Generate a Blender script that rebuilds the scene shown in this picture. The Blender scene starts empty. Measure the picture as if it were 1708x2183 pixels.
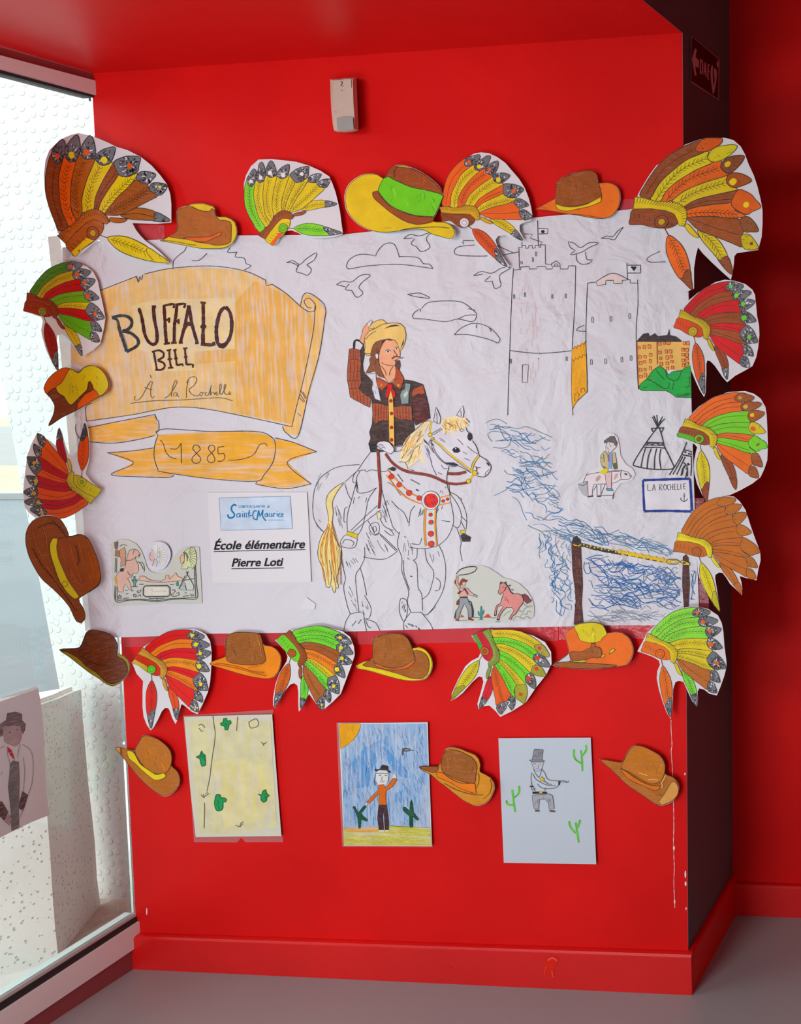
import bpy, bmesh, math, random
from mathutils import Vector, Matrix, noise
from mathutils.geometry import delaunay_2d_cdt

# ---------------------------------------------------------------- camera
# world: x to the right along the red wall, y into the wall, z up, metres.
CAM = Vector((2.0321, -1.6773, 1.3720))
AX, AY, AZ = 0.0326, 0.0732, -0.0098
F, PX, PY = 1655.88, 1967.70, 871.07
def _rot(a, b, c):
    return Matrix.Rotation(c, 3, 'Z') @ Matrix.Rotation(b, 3, 'Y') @ Matrix.Rotation(a, 3, 'X')
RM = _rot(AX, AY, AZ) @ Matrix(((1, 0, 0), (0, 0, -1), (0, 1, 0)))   # rows: right, down, forward
cd = bpy.data.cameras.new('camera')
cam = bpy.data.objects.new('camera', cd)
bpy.context.scene.collection.objects.link(cam)
rot = Matrix((RM[0], -RM[1], -RM[2])).transposed()
cam.matrix_world = Matrix.Translation(CAM) @ rot.to_4x4()
cd.sensor_fit = 'VERTICAL'; cd.sensor_height = 36; cd.sensor_width = 36 * 1708 / 2183
cd.lens = F / 2183 * 36
cd.shift_x = -(PX - 854) / 2183
cd.shift_y = (PY - 1091.5) / 2183
cd.clip_start = 0.05; cd.clip_end = 300
sc = bpy.context.scene
sc.camera = cam
sc.view_settings.view_transform = 'Standard'; sc.view_settings.look = 'None'
sc.view_settings.gamma = 1; sc.view_settings.use_curve_mapping = False
sc.view_settings.exposure = 0.06

# ---------------------------------------------------------------- light
w = bpy.data.worlds.new('overcast_sky'); sc.world = w; w.use_nodes = True
wn = w.node_tree.nodes; wl = w.node_tree.links
bg = wn['Background']; bg.inputs[0].default_value = (0.93, 0.97, 1.0, 1); bg.inputs[1].default_value = 3.4
def area(name, loc, target, sx, sy, power, color=(1, 1, 1)):
    l = bpy.data.lights.new(name, 'AREA'); l.shape = 'RECTANGLE'; l.size = sx; l.size_y = sy
    l.energy = power; l.color = color
    o = bpy.data.objects.new(name, l); sc.collection.objects.link(o)
    o.location = loc
    o.rotation_euler = (Vector(target) - Vector(loc)).to_track_quat('-Z', 'Y').to_euler()
    return o
area('room_fill_light', (0.35, -2.3, 1.9), (0.8, 0, 0.95), 1.1, 1.1, 27, (0.88, 0.97, 1.0))  # unseen light added at front left to brighten the red wall
area('room_fill_light', (1.9, -2.9, 1.8), (1.3, 0.1, 1.0), 1.2, 1.0, 4, (0.92, 0.97, 1.0))  # weaker fill added from behind right for the left cutouts and grey side
area('ceiling_fill_light', (0.6, -1.9, 0.45), (0.75, -0.35, 2.2), 1.0, 0.6, 16, (0.95, 0.98, 1.0))  # upward fill without a fixture, added to brighten the ceiling

# ---------------------------------------------------------------- helpers
def link(o, parent=None):
    sc.collection.objects.link(o)
    if parent is not None: o.parent = parent
    return o
def tag(o, label=None, cat=None, group=None, kind=None):
    if label: o['label'] = label
    if cat: o['category'] = cat
    if group: o['group'] = group
    if kind: o['kind'] = kind
    return o
def mesh_obj(name, verts, faces, mat=None, parent=None, cols=None, smooth=False):
    me = bpy.data.meshes.new(name)
    me.from_pydata([tuple(v) for v in verts], [], faces); me.update()
    if cols:
        ca = me.color_attributes.new('Col', 'FLOAT_COLOR', 'CORNER')
        buf = []
        for p in me.polygons:
            c = cols[p.index]
            for _ in range(p.loop_total): buf.extend((c[0], c[1], c[2], 1.0))
        ca.data.foreach_set('color', buf)
    if smooth: me.polygons.foreach_set('use_smooth', [True] * len(me.polygons))
    if mat: me.materials.append(mat)
    return link(bpy.data.objects.new(name, me), parent)
def box_vf(a, b):
    x0, y0, z0 = a; x1, y1, z1 = b
    v = [(x0,y0,z0),(x1,y0,z0),(x1,y1,z0),(x0,y1,z0),(x0,y0,z1),(x1,y0,z1),(x1,y1,z1),(x0,y1,z1)]
    return v, [(0,3,2,1),(4,5,6,7),(0,1,5,4),(1,2,6,5),(2,3,7,6),(3,0,4,7)]
def hexa(v8):     # 8 corners in box order
    return list(v8), [(0,3,2,1),(4,5,6,7),(0,1,5,4),(1,2,6,5),(2,3,7,6),(3,0,4,7)]
def bevel(o, wdt=0.002, seg=2):
    bm = bmesh.new(); bm.from_mesh(o.data)
    bmesh.ops.bevel(bm, geom=list(bm.edges), offset=wdt, segments=seg, affect='EDGES', profile=.5)
    bm.to_mesh(o.data); bm.free()
    return o
def box(name, a, b, mat, parent=None, bev=0):
    v, f = box_vf(a, b); o = mesh_obj(name, v, f, mat, parent)
    if bev: bevel(o, bev)
    return o
def ray(px, py):
    d = Vector(((px - PX) / F, (py - PY) / F, 1.0))
    return RM.transposed() @ d
def on_y(px, py, y=0.0):
    d = ray(px, py); return CAM + d * ((y - CAM.y) / d.y)
def on_x(px, py, x=0.0):
    d = ray(px, py); return CAM + d * ((x - CAM.x) / d.x)
def on_z(px, py, z=0.0):
    d = ray(px, py); return CAM + d * ((z - CAM.z) / d.z)

def lin(c):
    def f(u):
        u /= 255
        return u / 12.92 if u <= .04045 else ((u + .055) / 1.055) ** 2.4
    return tuple(f(u) for u in c)
def pig(c, k=0.80):         # paint colour seen under the room light -> pigment colour
    return tuple(min(.92, u / k) for u in lin(c))

def nodemat(name):
    m = bpy.data.materials.new(name); m.use_nodes = True
    nt = m.node_tree; b = nt.nodes['Principled BSDF']
    return m, nt, b
def N(nt, t, **kw):
    n = nt.nodes.new(t)
    for k, v in kw.items():
        if k in n.inputs: n.inputs[k].default_value = v
        else: setattr(n, k, v)
    return n
def plain(name, col, rough=0.6, var=0.04, nscale=6, bump=0.0, bscale=200, bdist=0.001, spec=0.5, metallic=0):
    m, nt, b = nodemat(name); L = nt.links
    geo = N(nt, 'ShaderNodeNewGeometry')
    no = N(nt, 'ShaderNodeTexNoise'); no.inputs['Scale'].default_value = nscale; no.inputs['Detail'].default_value = 5
    L.new(geo.outputs['Position'], no.inputs['Vector'])
    mr = N(nt, 'ShaderNodeMapRange'); mr.inputs[3].default_value = 1 - var; mr.inputs[4].default_value = 1 + var
    L.new(no.outputs[0], mr.inputs[0])
    hs = N(nt, 'ShaderNodeHueSaturation'); hs.inputs['Color'].default_value = (*col, 1)
    L.new(mr.outputs[0], hs.inputs['Value']); L.new(hs.outputs[0], b.inputs['Base Color'])
    b.inputs['Roughness'].default_value = rough; b.inputs['Specular IOR Level'].default_value = spec
    b.inputs['Metallic'].default_value = metallic
    if bump:
        n2 = N(nt, 'ShaderNodeTexNoise'); n2.inputs['Scale'].default_value = bscale; n2.inputs['Detail'].default_value = 4
        L.new(geo.outputs['Position'], n2.inputs['Vector'])
        bp = N(nt, 'ShaderNodeBump'); bp.inputs['Strength'].default_value = bump; bp.inputs['Distance'].default_value = bdist
        L.new(n2.outputs[0], bp.inputs['Height']); L.new(bp.outputs[0], b.inputs['Normal'])
    return m

def paper_mat(name, col=None, crayon=0.0, streak=(60, 60, 300), wrinkle=0.35, rough=0.75, dist=0.006, paperc=(.74, .74, .78)):
    """paper, or pigment on paper when col is None (colour from the mesh's own pigment attribute)"""
    m, nt, b = nodemat(name); L = nt.links
    geo = N(nt, 'ShaderNodeNewGeometry')
    if col is None:
        at = N(nt, 'ShaderNodeAttribute'); at.attribute_name = 'Col'
        src = at.outputs['Color']
        mp = N(nt, 'ShaderNodeMapping'); mp.inputs['Scale'].default_value = streak
        mp.inputs['Rotation'].default_value = (0, 0.5, 0)
        L.new(geo.outputs['Position'], mp.inputs['Vector'])
        n1 = N(nt, 'ShaderNodeTexNoise'); n1.inputs['Scale'].default_value = 1; n1.inputs['Detail'].default_value = 6
        L.new(mp.outputs[0], n1.inputs['Vector'])
        rm = N(nt, 'ShaderNodeMapRange'); rm.inputs[1].default_value = .45; rm.inputs[2].default_value = .75
        rm.inputs[3].default_value = 0; rm.inputs[4].default_value = crayon
        L.new(n1.outputs[0], rm.inputs[0])
        mx = N(nt, 'ShaderNodeMix'); mx.data_type = 'RGBA'
        mx.inputs['B'].default_value = (*paperc, 1)
        L.new(rm.outputs[0], mx.inputs['Factor']); L.new(src, mx.inputs['A'])
        n3 = N(nt, 'ShaderNodeTexNoise'); n3.inputs['Scale'].default_value = 28; n3.inputs['Detail'].default_value = 4
        L.new(geo.outputs['Position'], n3.inputs['Vector'])
        mr = N(nt, 'ShaderNodeMapRange'); mr.inputs[3].default_value = .78; mr.inputs[4].default_value = 1.2
        L.new(n3.outputs[0], mr.inputs[0])
        hs = N(nt, 'ShaderNodeHueSaturation'); hs.inputs['Saturation'].default_value = 1.12; L.new(mx.outputs['Result'], hs.inputs['Color']); L.new(mr.outputs[0], hs.inputs['Value'])
        L.new(hs.outputs[0], b.inputs['Base Color'])
    else:
        b.inputs['Base Color'].default_value = (*col, 1)
    b.inputs['Roughness'].default_value = rough; b.inputs['Specular IOR Level'].default_value = 0.3
    vo = N(nt, 'ShaderNodeTexNoise'); vo.inputs['Scale'].default_value = 9; vo.inputs['Detail'].default_value = 3
    vo.inputs['Distortion'].default_value = 1.2
    L.new(geo.outputs['Position'], vo.inputs['Vector'])
    v2 = N(nt, 'ShaderNodeTexNoise'); v2.inputs['Scale'].default_value = 55; v2.inputs['Detail'].default_value = 2
    L.new(geo.outputs['Position'], v2.inputs['Vector'])
    ad = N(nt, 'ShaderNodeMath'); ad.operation = 'MULTIPLY_ADD'; ad.inputs[1].default_value = .12
    L.new(v2.outputs[0], ad.inputs[0]); L.new(vo.outputs[0], ad.inputs[2])
    bp = N(nt, 'ShaderNodeBump'); bp.inputs['Strength'].default_value = wrinkle; bp.inputs['Distance'].default_value = dist
    L.new(ad.outputs[0], bp.inputs['Height']); L.new(bp.outputs[0], b.inputs['Normal'])
    return m

# ---------------------------------------------------------------- paper surfaces
WTL, WTR = on_y(195, 157), on_y(1455, 70)          # corners of the red wall's face (y = 0)
WBL, WBR = on_y(291.5, 1995), on_y(1467, 2031)
D3 = ray(2200, 695).normalized()                   # run of the ceiling line and of the side walls
D3H = Vector((D3.x, D3.y, 0)).normalized()
GN = (WTL - WBL).cross(D3H).normalized()           # normal of the glass plane, into the room
if GN.x < 0: GN = -GN
def on_glass(px, py, off=0.0):
    d = ray(px, py); t = ((WBL + GN * off - CAM).dot(GN)) / d.dot(GN); return CAM + d * t
SN = (WTR - WBR).cross(D3H).normalized()           # normal of the grey side face of the pillar
if SN.x < 0: SN = -SN
def on_side(px, py, off=0.0):
    d = ray(px, py); t = ((WBR + SN * off - CAM).dot(SN)) / d.dot(SN); return CAM + d * t
def to_y(a, b, y):          # the line a-b carried on to that y
    t = (y - a.y) / (b.y - a.y); return a + (b - a) * t
def wall_hit(px, py, d):
    """d metres in front of the red wall; at the window corner a sheet turns softly onto the glass"""
    D = ray(px, py)
    t1 = (-d - CAM.y) / D.y
    den = D.dot(GN)
    t2 = ((WBL + GN * (0.002 + d * .5) - CAM).dot(GN)) / den if den < -1e-6 else 9
    k = 0.07
    h = min(1, max(0, .5 + .5 * (t2 - t1) / k))
    return CAM + D * (t2 + (t1 - t2) * h - k * h * (1 - h))
class Surf:
    """where a sheet lies: d metres in front of the wall, tilted and curled a little"""
    def __init__(s, d, cx=854, cy=1000, curl=0.0, tx=0.0, ty=0.0, fold=False, wave=0.0, seed=0, rad=100.0, fn=None):
        s.d, s.cx, s.cy, s.curl, s.tx, s.ty, s.fold, s.wave, s.seed, s.rad, s.fn = d, cx, cy, curl, tx, ty, fold, wave, seed, rad, fn
        s.step = 6 if fold else 11
    def at(s, px, py, off=0.0):
        if s.fn: return s.fn(px, py, off)
        u, v = (px - s.cx) / s.rad, (py - s.cy) / s.rad
        h = s.curl * (u * u + v * v) + s.tx * u + s.ty * v
        if s.wave: h += s.wave * (1 + noise.noise(Vector((px / 190, py / 190, s.seed))))
        d = s.d + max(h, 0) + off
        if s.fold: return wall_hit(px, py, d)
        return on_y(px, py, -d)

def P(s, k=1.0, ox=0.0, oy=0.0):
    """'x,y x,y ...' -> points; (ox, oy, k) undo a crop's origin and scale"""
    out = []
    for t in s.split():
        a, b = t.split(','); out.append((ox + float(a) / k, oy + float(b) / k))
    return out
def smooth(pts, closed=False, step=5.0):
    n = len(pts)
    if n < 3:
        if n == 2:
            (x0, y0), (x1, y1) = pts; L = math.hypot(x1 - x0, y1 - y0); m = max(1, int(L / (step * 2)))
            return [(x0 + (x1 - x0) * i / m, y0 + (y1 - y0) * i / m) for i in range(m + 1)]
        return list(pts)
    out = []; rng = n if closed else n - 1
    for i in range(rng):
        p1, p2 = pts[i], pts[(i + 1) % n]
        p0 = pts[i - 1] if (closed or i > 0) else p1
        p3 = pts[(i + 2) % n] if (closed or i + 2 < n) else p2
        L = math.hypot(p2[0] - p1[0], p2[1] - p1[1]); m = max(1, min(16, int(L / step + .5)))
        for j in range(m):
            t = j / m; t2 = t * t; t3 = t2 * t
            out.append(tuple(.5 * (2 * p1[k] + (p2[k] - p0[k]) * t + (2 * p0[k] - 5 * p1[k] + 4 * p2[k] - p3[k]) * t2 + (3 * p1[k] - p0[k] - 3 * p2[k] + p3[k]) * t3) for k in (0, 1)))
    if not closed: out.append(pts[-1])
    return out
def inside(x, y, poly):
    c = False; j = len(poly) - 1
    for i in range(len(poly)):
        xi, yi = poly[i]; xj, yj = poly[j]
        if (yi > y) != (yj > y) and x < (xj - xi) * (y - yi) / (yj - yi) + xi: c = not c
        j = i
    return c
def densify(pts, step, closed=True):
    out = []; n = len(pts)
    for i in range(n if closed else n - 1):
        a, b = pts[i], pts[(i + 1) % n]; L = math.hypot(b[0] - a[0], b[1] - a[1]); m = max(1, int(math.ceil(L / step)))
        for j in range(m): out.append((a[0] + (b[0] - a[0]) * j / m, a[1] + (b[1] - a[1]) * j / m))
    if not closed: out.append(pts[-1])
    return out
def tess(poly, step):
    """triangulate a px polygon with inner points so that it can bend"""
    xs = [p[0] for p in poly]; ys = [p[1] for p in poly]
    big = (max(xs) - min(xs) > step * 1.6 and max(ys) - min(ys) > step * 1.6)
    pts = densify(poly, step * 1.3) if big else list(poly)
    # drop coincident neighbours
    q = []
    for p in pts:
        if not q or abs(p[0] - q[-1][0]) + abs(p[1] - q[-1][1]) > .05: q.append(p)
    if len(q) > 2 and abs(q[0][0] - q[-1][0]) + abs(q[0][1] - q[-1][1]) < .05: q.pop()
    nb = len(q)
    vs = [Vector(p) for p in q]; ed = [(i, (i + 1) % nb) for i in range(nb)]
    if big:
        y = min(ys) + step * .5; k = 0
        while y < max(ys):
            x = min(xs) + step * (.5 if k % 2 else 1.0)
            while x < max(xs):
                if inside(x, y, q) and min(abs(x - p[0]) + abs(y - p[1]) for p in q) > step * .5: vs.append(Vector((x, y)))
                x += step
            y += step * .87; k += 1
    r = delaunay_2d_cdt(vs, ed, [], 1, 1e-4)
    return [tuple(v) for v in r[0]], [tuple(f) for f in r[2]], [tuple(e) for e in r[1]]

MATS = {}
class Ink:
    """collects flat print for one part of a sheet; layers rise by a hair so later marks lie on top"""
    def __init__(s, surf, base=0.0003, inc=0.00004):
        s.surf, s.z, s.inc = surf, base, inc; s.v = []; s.f = []; s.c = []
    def _add(s, vs, fs, col, off):
        n = len(s.v)
        s.v.extend(s.surf.at(x, y, off) for x, y in vs)
        for f in fs: s.f.append(tuple(n + i for i in f)); s.c.append(col)
    def fill(s, pts, col, sm=False, raw=False):
        if sm: pts = smooth(pts, True)
        vs, fs, _ = tess(pts, s.surf.step)
        s.z += s.inc; s._add(vs, fs, col if raw else pig(col), s.z); return s
    def line(s, pts, w=1.6, col=(40, 38, 48), sm=True, closed=False, taper=False, jit=.15):
        if len(pts) < 2: return s
        p = smooth(pts, closed) if sm else densify(pts, 14, closed)
        if closed: p = p + [p[0]]
        n = len(p); vs = []
        for i in range(n):
            a = p[max(0, i - 1)]; b = p[min(n - 1, i + 1)]
            dx, dy = b[0] - a[0], b[1] - a[1]; L = math.hypot(dx, dy) or 1
            h = w / 2 * (1 + jit * (random.random() - .5) * 2)
            if taper: h *= .35 + .65 * math.sin(math.pi * min(1, max(0, i / (n - 1))) )
            nx, ny = -dy / L * h, dx / L * h
            vs.append((p[i][0] + nx, p[i][1] + ny)); vs.append((p[i][0] - nx, p[i][1] - ny))
        s._add(vs, [(2*i, 2*i+1, 2*i+3, 2*i+2) for i in range(n - 1)], pig(col), s.z + s.inc * .6)
        return s
    def dot(s, x, y, r, col, ry=None, n=12):
        ry = ry or r
        s.z += s.inc * .5
        s._add([(x + r * math.cos(t * 2 * math.pi / n), y + ry * math.sin(t * 2 * math.pi / n)) for t in range(n)], [tuple(range(n))], pig(col), s.z + s.inc * .5); return s
    def lift(s, k=1): s.z += s.inc * k; return s
    def build(s, name, parent, mat='marker', label=None):
        if not s.f: return None
        o = mesh_obj(name, s.v, s.f, MATS[mat], parent, s.c)
        # all faces towards the room
        if label: o['label'] = label
        return o
def sheet(name, outline, surf, mat='paper', sm=False, parent=None, thick=0.0006, label=None, cat=None, group=None, step=None):
    if sm: outline = smooth(outline, True)
    vs, fs, es = tess(outline, step or surf.step)
    n = len(vs); V = [surf.at(x, y, 0) for x, y in vs] + [surf.at(x, y, -thick) for x, y in vs]
    cnt = {}
    FF = []
    for f in fs:
        FF.append(f); FF.append(tuple(n + i for i in reversed(f)))
        for i in range(len(f)):
            a, b = f[i], f[(i + 1) % len(f)]
            cnt[(a, b)] = 1
    for (a, b) in list(cnt):
        if (b, a) not in cnt: FF.append((b, a, n + a, n + b))
    o = mesh_obj(name, V, FF, MATS[mat], parent)
    tag(o, label, cat, group); return o

def textmarks(body, shear=0.0, bold=0.0):
    """letters of one line as (verts 2D in 0..w, 0..h units, faces), baseline at 0"""
    cu = bpy.data.curves.new('lettering', 'FONT'); cu.body = body; cu.size = 1; cu.shear = shear; cu.offset = bold
    cu.resolution_u = 3
    o = bpy.data.objects.new('lettering', cu); link(o)
    bpy.context.view_layer.update()
    dg = bpy.context.evaluated_depsgraph_get(); me = bpy.data.meshes.new_from_object(o.evaluated_get(dg))
    vs = [(v.co.x, v.co.y) for v in me.vertices]; fs = [tuple(p.vertices) for p in me.polygons]
    bpy.data.objects.remove(o); bpy.data.curves.remove(cu); bpy.data.meshes.remove(me)
    return vs, fs
def put_text(ink, body, p0, p1, h, col, shear=0.0, bold=0.0):
    """baseline from p0 to p1 (px), capital height h px"""
    vs, fs = textmarks(body, shear, bold)
    x0 = min(v[0] for v in vs); x1 = max(v[0] for v in vs)
    ux, uy = p1[0] - p0[0], p1[1] - p0[1]; L = math.hypot(ux, uy)
    nx, ny = uy / L, -ux / L
    out = []
    for x, y in vs:
        t = (x - x0) / (x1 - x0); k = y / .73 * h
        out.append((p0[0] + ux * t + nx * k, p0[1] + uy * t + ny * k))
    ink.z += ink.inc
    ink._add(out, fs, pig(col), ink.z)

# ---------------------------------------------------------------- materials
RED = (0.62, 0.012, 0.010)
def red_wall_mat(name, rough=.55, spec=.10):
    m, nt, b = nodemat(name); L = nt.links
    geo = N(nt, 'ShaderNodeNewGeometry')
    no = N(nt, 'ShaderNodeTexNoise'); no.inputs['Scale'].default_value = 3.0; no.inputs['Detail'].default_value = 6
    L.new(geo.outputs['Position'], no.inputs['Vector'])
    cr = N(nt, 'ShaderNodeValToRGB'); cr.color_ramp.elements[0].position = .35; cr.color_ramp.elements[1].position = .7
    cr.color_ramp.elements[0].color = (.68, .007, .007, 1); cr.color_ramp.elements[1].color = (.80, .010, .009, 1)
    L.new(no.outputs[0], cr.inputs[0]); L.new(cr.outputs[0], b.inputs['Base Color'])
    n2 = N(nt, 'ShaderNodeTexNoise'); n2.inputs['Scale'].default_value = 260; n2.inputs['Detail'].default_value = 2
    n3 = N(nt, 'ShaderNodeTexNoise'); n3.inputs['Scale'].default_value = 14; n3.inputs['Detail'].default_value = 3
    L.new(geo.outputs['Position'], n2.inputs['Vector']); L.new(geo.outputs['Position'], n3.inputs['Vector'])
    ad = N(nt, 'ShaderNodeMath'); ad.operation = 'MULTIPLY_ADD'; ad.inputs[1].default_value = 3.0
    L.new(n3.outputs[0], ad.inputs[0]); L.new(n2.outputs[0], ad.inputs[2])
    bp = N(nt, 'ShaderNodeBump'); bp.inputs['Strength'].default_value = .25; bp.inputs['Distance'].default_value = .0008
    L.new(ad.outputs[0], bp.inputs['Height']); L.new(bp.outputs[0], b.inputs['Normal'])
    b.inputs['Roughness'].default_value = rough; b.inputs['Specular IOR Level'].default_value = spec
    return m
MATS['red'] = red_wall_mat('red_paint')
MATS['red_satin'] = red_wall_mat('red_satin_paint', .38, .5)
MATS['grey_paint'] = plain('dark_grey_paint', (.115, .15, .17), .55, .05, 5, .2, 220, .0006)
MATS['floor'] = plain('grey_resin_floor', (.35, .41, .42), .32, .08, 2.2, .08, 300, .0004)
MATS['white_alu'] = plain('white_lacquered_aluminium', (.84, .90, .90), .35, .02)
MATS['rubber'] = plain('black_rubber', (.02, .022, .024), .5, .05)
MATS['glass_edge'] = plain('pale_glass_edge', (.60, .68, .66), .3, .02)
MATS['dark_void'] = plain('dark_painted_ceiling', (.07, .06, .062), .7)
MATS['maroon'] = plain('maroon_painted_strip', (.30, .07, .08), .45)
MATS['back_wall'] = plain('pale_lobby_wall', (.55, .54, .52), .8, .04)
MATS['plaster'] = plain('bare_plaster', (.85, .80, .76), .8, .1, 80)
MATS['paper'] = paper_mat('white_paper', (.73, .745, .80), wrinkle=.8, dist=.016)
MATS['drawing_paper'] = paper_mat('smooth_drawing_paper', (.78, .80, .83), wrinkle=.2, dist=.003)
MATS['marker'] = paper_mat('felt_pen_pigment', None, crayon=.08, wrinkle=.5, rough=.55)
MATS['crayon'] = paper_mat('coloured_pencil_pigment', None, crayon=.75, streak=(160, 60, 14), wrinkle=.45)
MATS['crayon_h'] = paper_mat('coloured_pencil_pigment_across', None, crayon=.6, streak=(12, 60, 150), wrinkle=.45)
MATS['pen'] = paper_mat('pen_ink', None, crayon=.0, wrinkle=.3)

def glass_mat():
    m, nt, b = nodemat('window_glass'); L = nt.links
    nt.nodes.remove(b)
    tr = N(nt, 'ShaderNodeBsdfTransparent'); tr.inputs[0].default_value = (.93, .97, .955, 1)
    gl = N(nt, 'ShaderNodeBsdfGlossy'); gl.inputs['Roughness'].default_value = .02
    fr = N(nt, 'ShaderNodeFresnel'); fr.inputs[0].default_value = 1.45
    mx = N(nt, 'ShaderNodeMixShader')
    L.new(fr.outputs[0], mx.inputs[0]); L.new(tr.outputs[0], mx.inputs[1]); L.new(gl.outputs[0], mx.inputs[2])
    L.new(mx.outputs[0], nt.nodes['Material Output'].inputs[0])
    return m
MATS['glass'] = glass_mat()

def concrete_mat(name, col, pits=True, dimples=False):
    m, nt, b = nodemat(name); L = nt.links
    geo = N(nt, 'ShaderNodeNewGeometry')
    no = N(nt, 'ShaderNodeTexNoise'); no.inputs['Scale'].default_value = 5; no.inputs['Detail'].default_value = 8
    L.new(geo.outputs['Position'], no.inputs['Vector'])
    mr = N(nt, 'ShaderNodeMapRange'); mr.inputs[3].default_value = .86; mr.inputs[4].default_value = 1.1
    L.new(no.outputs[0], mr.inputs[0])
    hs = N(nt, 'ShaderNodeHueSaturation'); hs.inputs['Color'].default_value = (*col, 1); L.new(mr.outputs[0], hs.inputs['Value'])
    b.inputs['Roughness'].default_value = .9
    mp = N(nt, 'ShaderNodeMapping'); L.new(geo.outputs['Position'], mp.inputs['Vector'])
    if dimples:
        # small raised rings in staggered rows
        vo = N(nt, 'ShaderNodeTexVoronoi'); vo.inputs['Scale'].default_value = 34; vo.inputs['Randomness'].default_value = .55
        vo.voronoi_dimensions = '2D'
        sx = N(nt, 'ShaderNodeSeparateXYZ'); cx = N(nt, 'ShaderNodeCombineXYZ')
        L.new(geo.outputs['Position'], sx.inputs[0]); L.new(sx.outputs[0], cx.inputs[0]); L.new(sx.outputs[2], cx.inputs[1])
        L.new(cx.outputs[0], vo.inputs['Vector'])
        r = N(nt, 'ShaderNodeMapRange'); r.inputs[1].default_value = .24; r.inputs[2].default_value = .34
        r.interpolation_type = 'SMOOTHSTEP'; r.inputs[3].default_value = 1; r.inputs[4].default_value = 0
        L.new(vo.outputs['Distance'], r.inputs[0]); h = r.outputs[0]; dist = .0026
        L.new(hs.outputs[0], b.inputs['Base Color'])
    else:
        vo = N(nt, 'ShaderNodeTexVoronoi'); vo.inputs['Scale'].default_value = 85
        n3 = N(nt, 'ShaderNodeTexNoise'); n3.inputs['Scale'].default_value = 60
        L.new(geo.outputs['Position'], n3.inputs['Vector'])
        L.new(geo.outputs['Position'], vo.inputs['Vector'])
        r = N(nt, 'ShaderNodeMapRange'); r.inputs[1].default_value = .12; r.inputs[2].default_value = .26
        L.new(vo.outputs['Distance'], r.inputs[0]); h = r.outputs[0]; dist = .004
        mr2 = N(nt, 'ShaderNodeMapRange'); mr2.inputs[3].default_value = .72; mr2.inputs[4].default_value = 1
        L.new(r.outputs[0], mr2.inputs[0])
        m2 = N(nt, 'ShaderNodeMath'); m2.operation = 'MULTIPLY'; L.new(mr.outputs[0], m2.inputs[0]); L.new(mr2.outputs[0], m2.inputs[1])
        L.new(m2.outputs[0], hs.inputs['Value']); L.new(hs.outputs[0], b.inputs['Base Color'])
    bp = N(nt, 'ShaderNodeBump'); bp.inputs['Strength'].default_value = .7; bp.inputs['Distance'].default_value = dist
    L.new(h, bp.inputs['Height']); L.new(bp.outputs[0], b.inputs['Normal'])
    return m
MATS['dimple'] = concrete_mat('white_ring_textured_render', (.62, .63, .62), dimples=True)
MATS['concrete'] = concrete_mat('pitted_pale_concrete', (.78, .76, .72))
MATS['pink_render'] = concrete_mat('pink_stained_concrete', (.62, .48, .42))
MATS['pavement'] = plain('blue_grey_pavement', (.065, .085, .095), .6, .18, 1.5, .2, 60, .002)
MATS['apron'] = plain('pale_sanded_paving', (.74, .73, .68), .9, .12, 40)
MATS['road'] = plain('pale_road_surface', (.20, .21, .21), .8, .1, .6)
MATS['grass'] = plain('dry_grass', (.33, .38, .20), .9, .5, 9)
MATS['kerb'] = plain('grey_kerb_stone', (.28, .28, .27), .8, .1)
MATS['bark'] = plain('bark', (.22, .19, .15), .9, .3, 12)
MATS['leaf'] = plain('hedge_leaves', (.12, .20, .11), .8, .5, 4)
MATS['litter'] = plain('leaf_litter_soil', (.36, .32, .27), .95, .5, 30, .8, 60, .01)

# ---------------------------------------------------------------- structure
def struct(name, v, f, mat, **k):
    return tag(mesh_obj(name, v, f, mat, **k), kind='structure')
DEPTH = 0.264
YB = -3.4
# red wall face with its slab
bl0, br0 = WBL.copy(), WBR.copy()
bl = WBL + (WBL - WTL) * (WBL.z / (WTL.z - WBL.z)); br = WBR + (WBR - WTR) * (WBR.z / (WTR.z - WBR.z))
T = Vector((0, .05, 0))
def back(p, y=DEPTH): return p + D3H * ((y - p.y) / D3H.y)
v, f = hexa([bl, br, br + D3H * .05, bl + D3H * .05, WTL, WTR, WTR + D3H * .05, WTL + D3H * .05])
struct('wall_front', v, f, MATS['red'])
# grey side of the pillar, rising past the soffit and running forward above it
up = (WTR - WBR).normalized()
soff = on_side(1370, 0) - WTR                      # soffit edge coming towards the viewer
s_end = WTR + soff * ((YB - WTR.y) / soff.y)
def up_to(p, z): return p + up * ((z - p.z) / up.z)
ZC = 3.05
e = SN * 0.0006
A_, B_, C_ = up_to(WBR, 0), up_to(back(WBR), 0), up_to(back(WBR), ZC)
side = [A_ + e, B_ + e, C_ + e, up_to(s_end, ZC) + e, s_end + e, WTR + e]
n = len(side); sv = side + [p - SN * .05 for p in side]
sf = [tuple(range(n)), tuple(reversed(range(n, 2 * n)))] + [(i, n + i, n + (i + 1) % n, (i + 1) % n) for i in range(n)]
# the slab behind the face starts past the red slab
struct('wall_side', sv, sf, MATS['grey_paint'])
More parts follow.
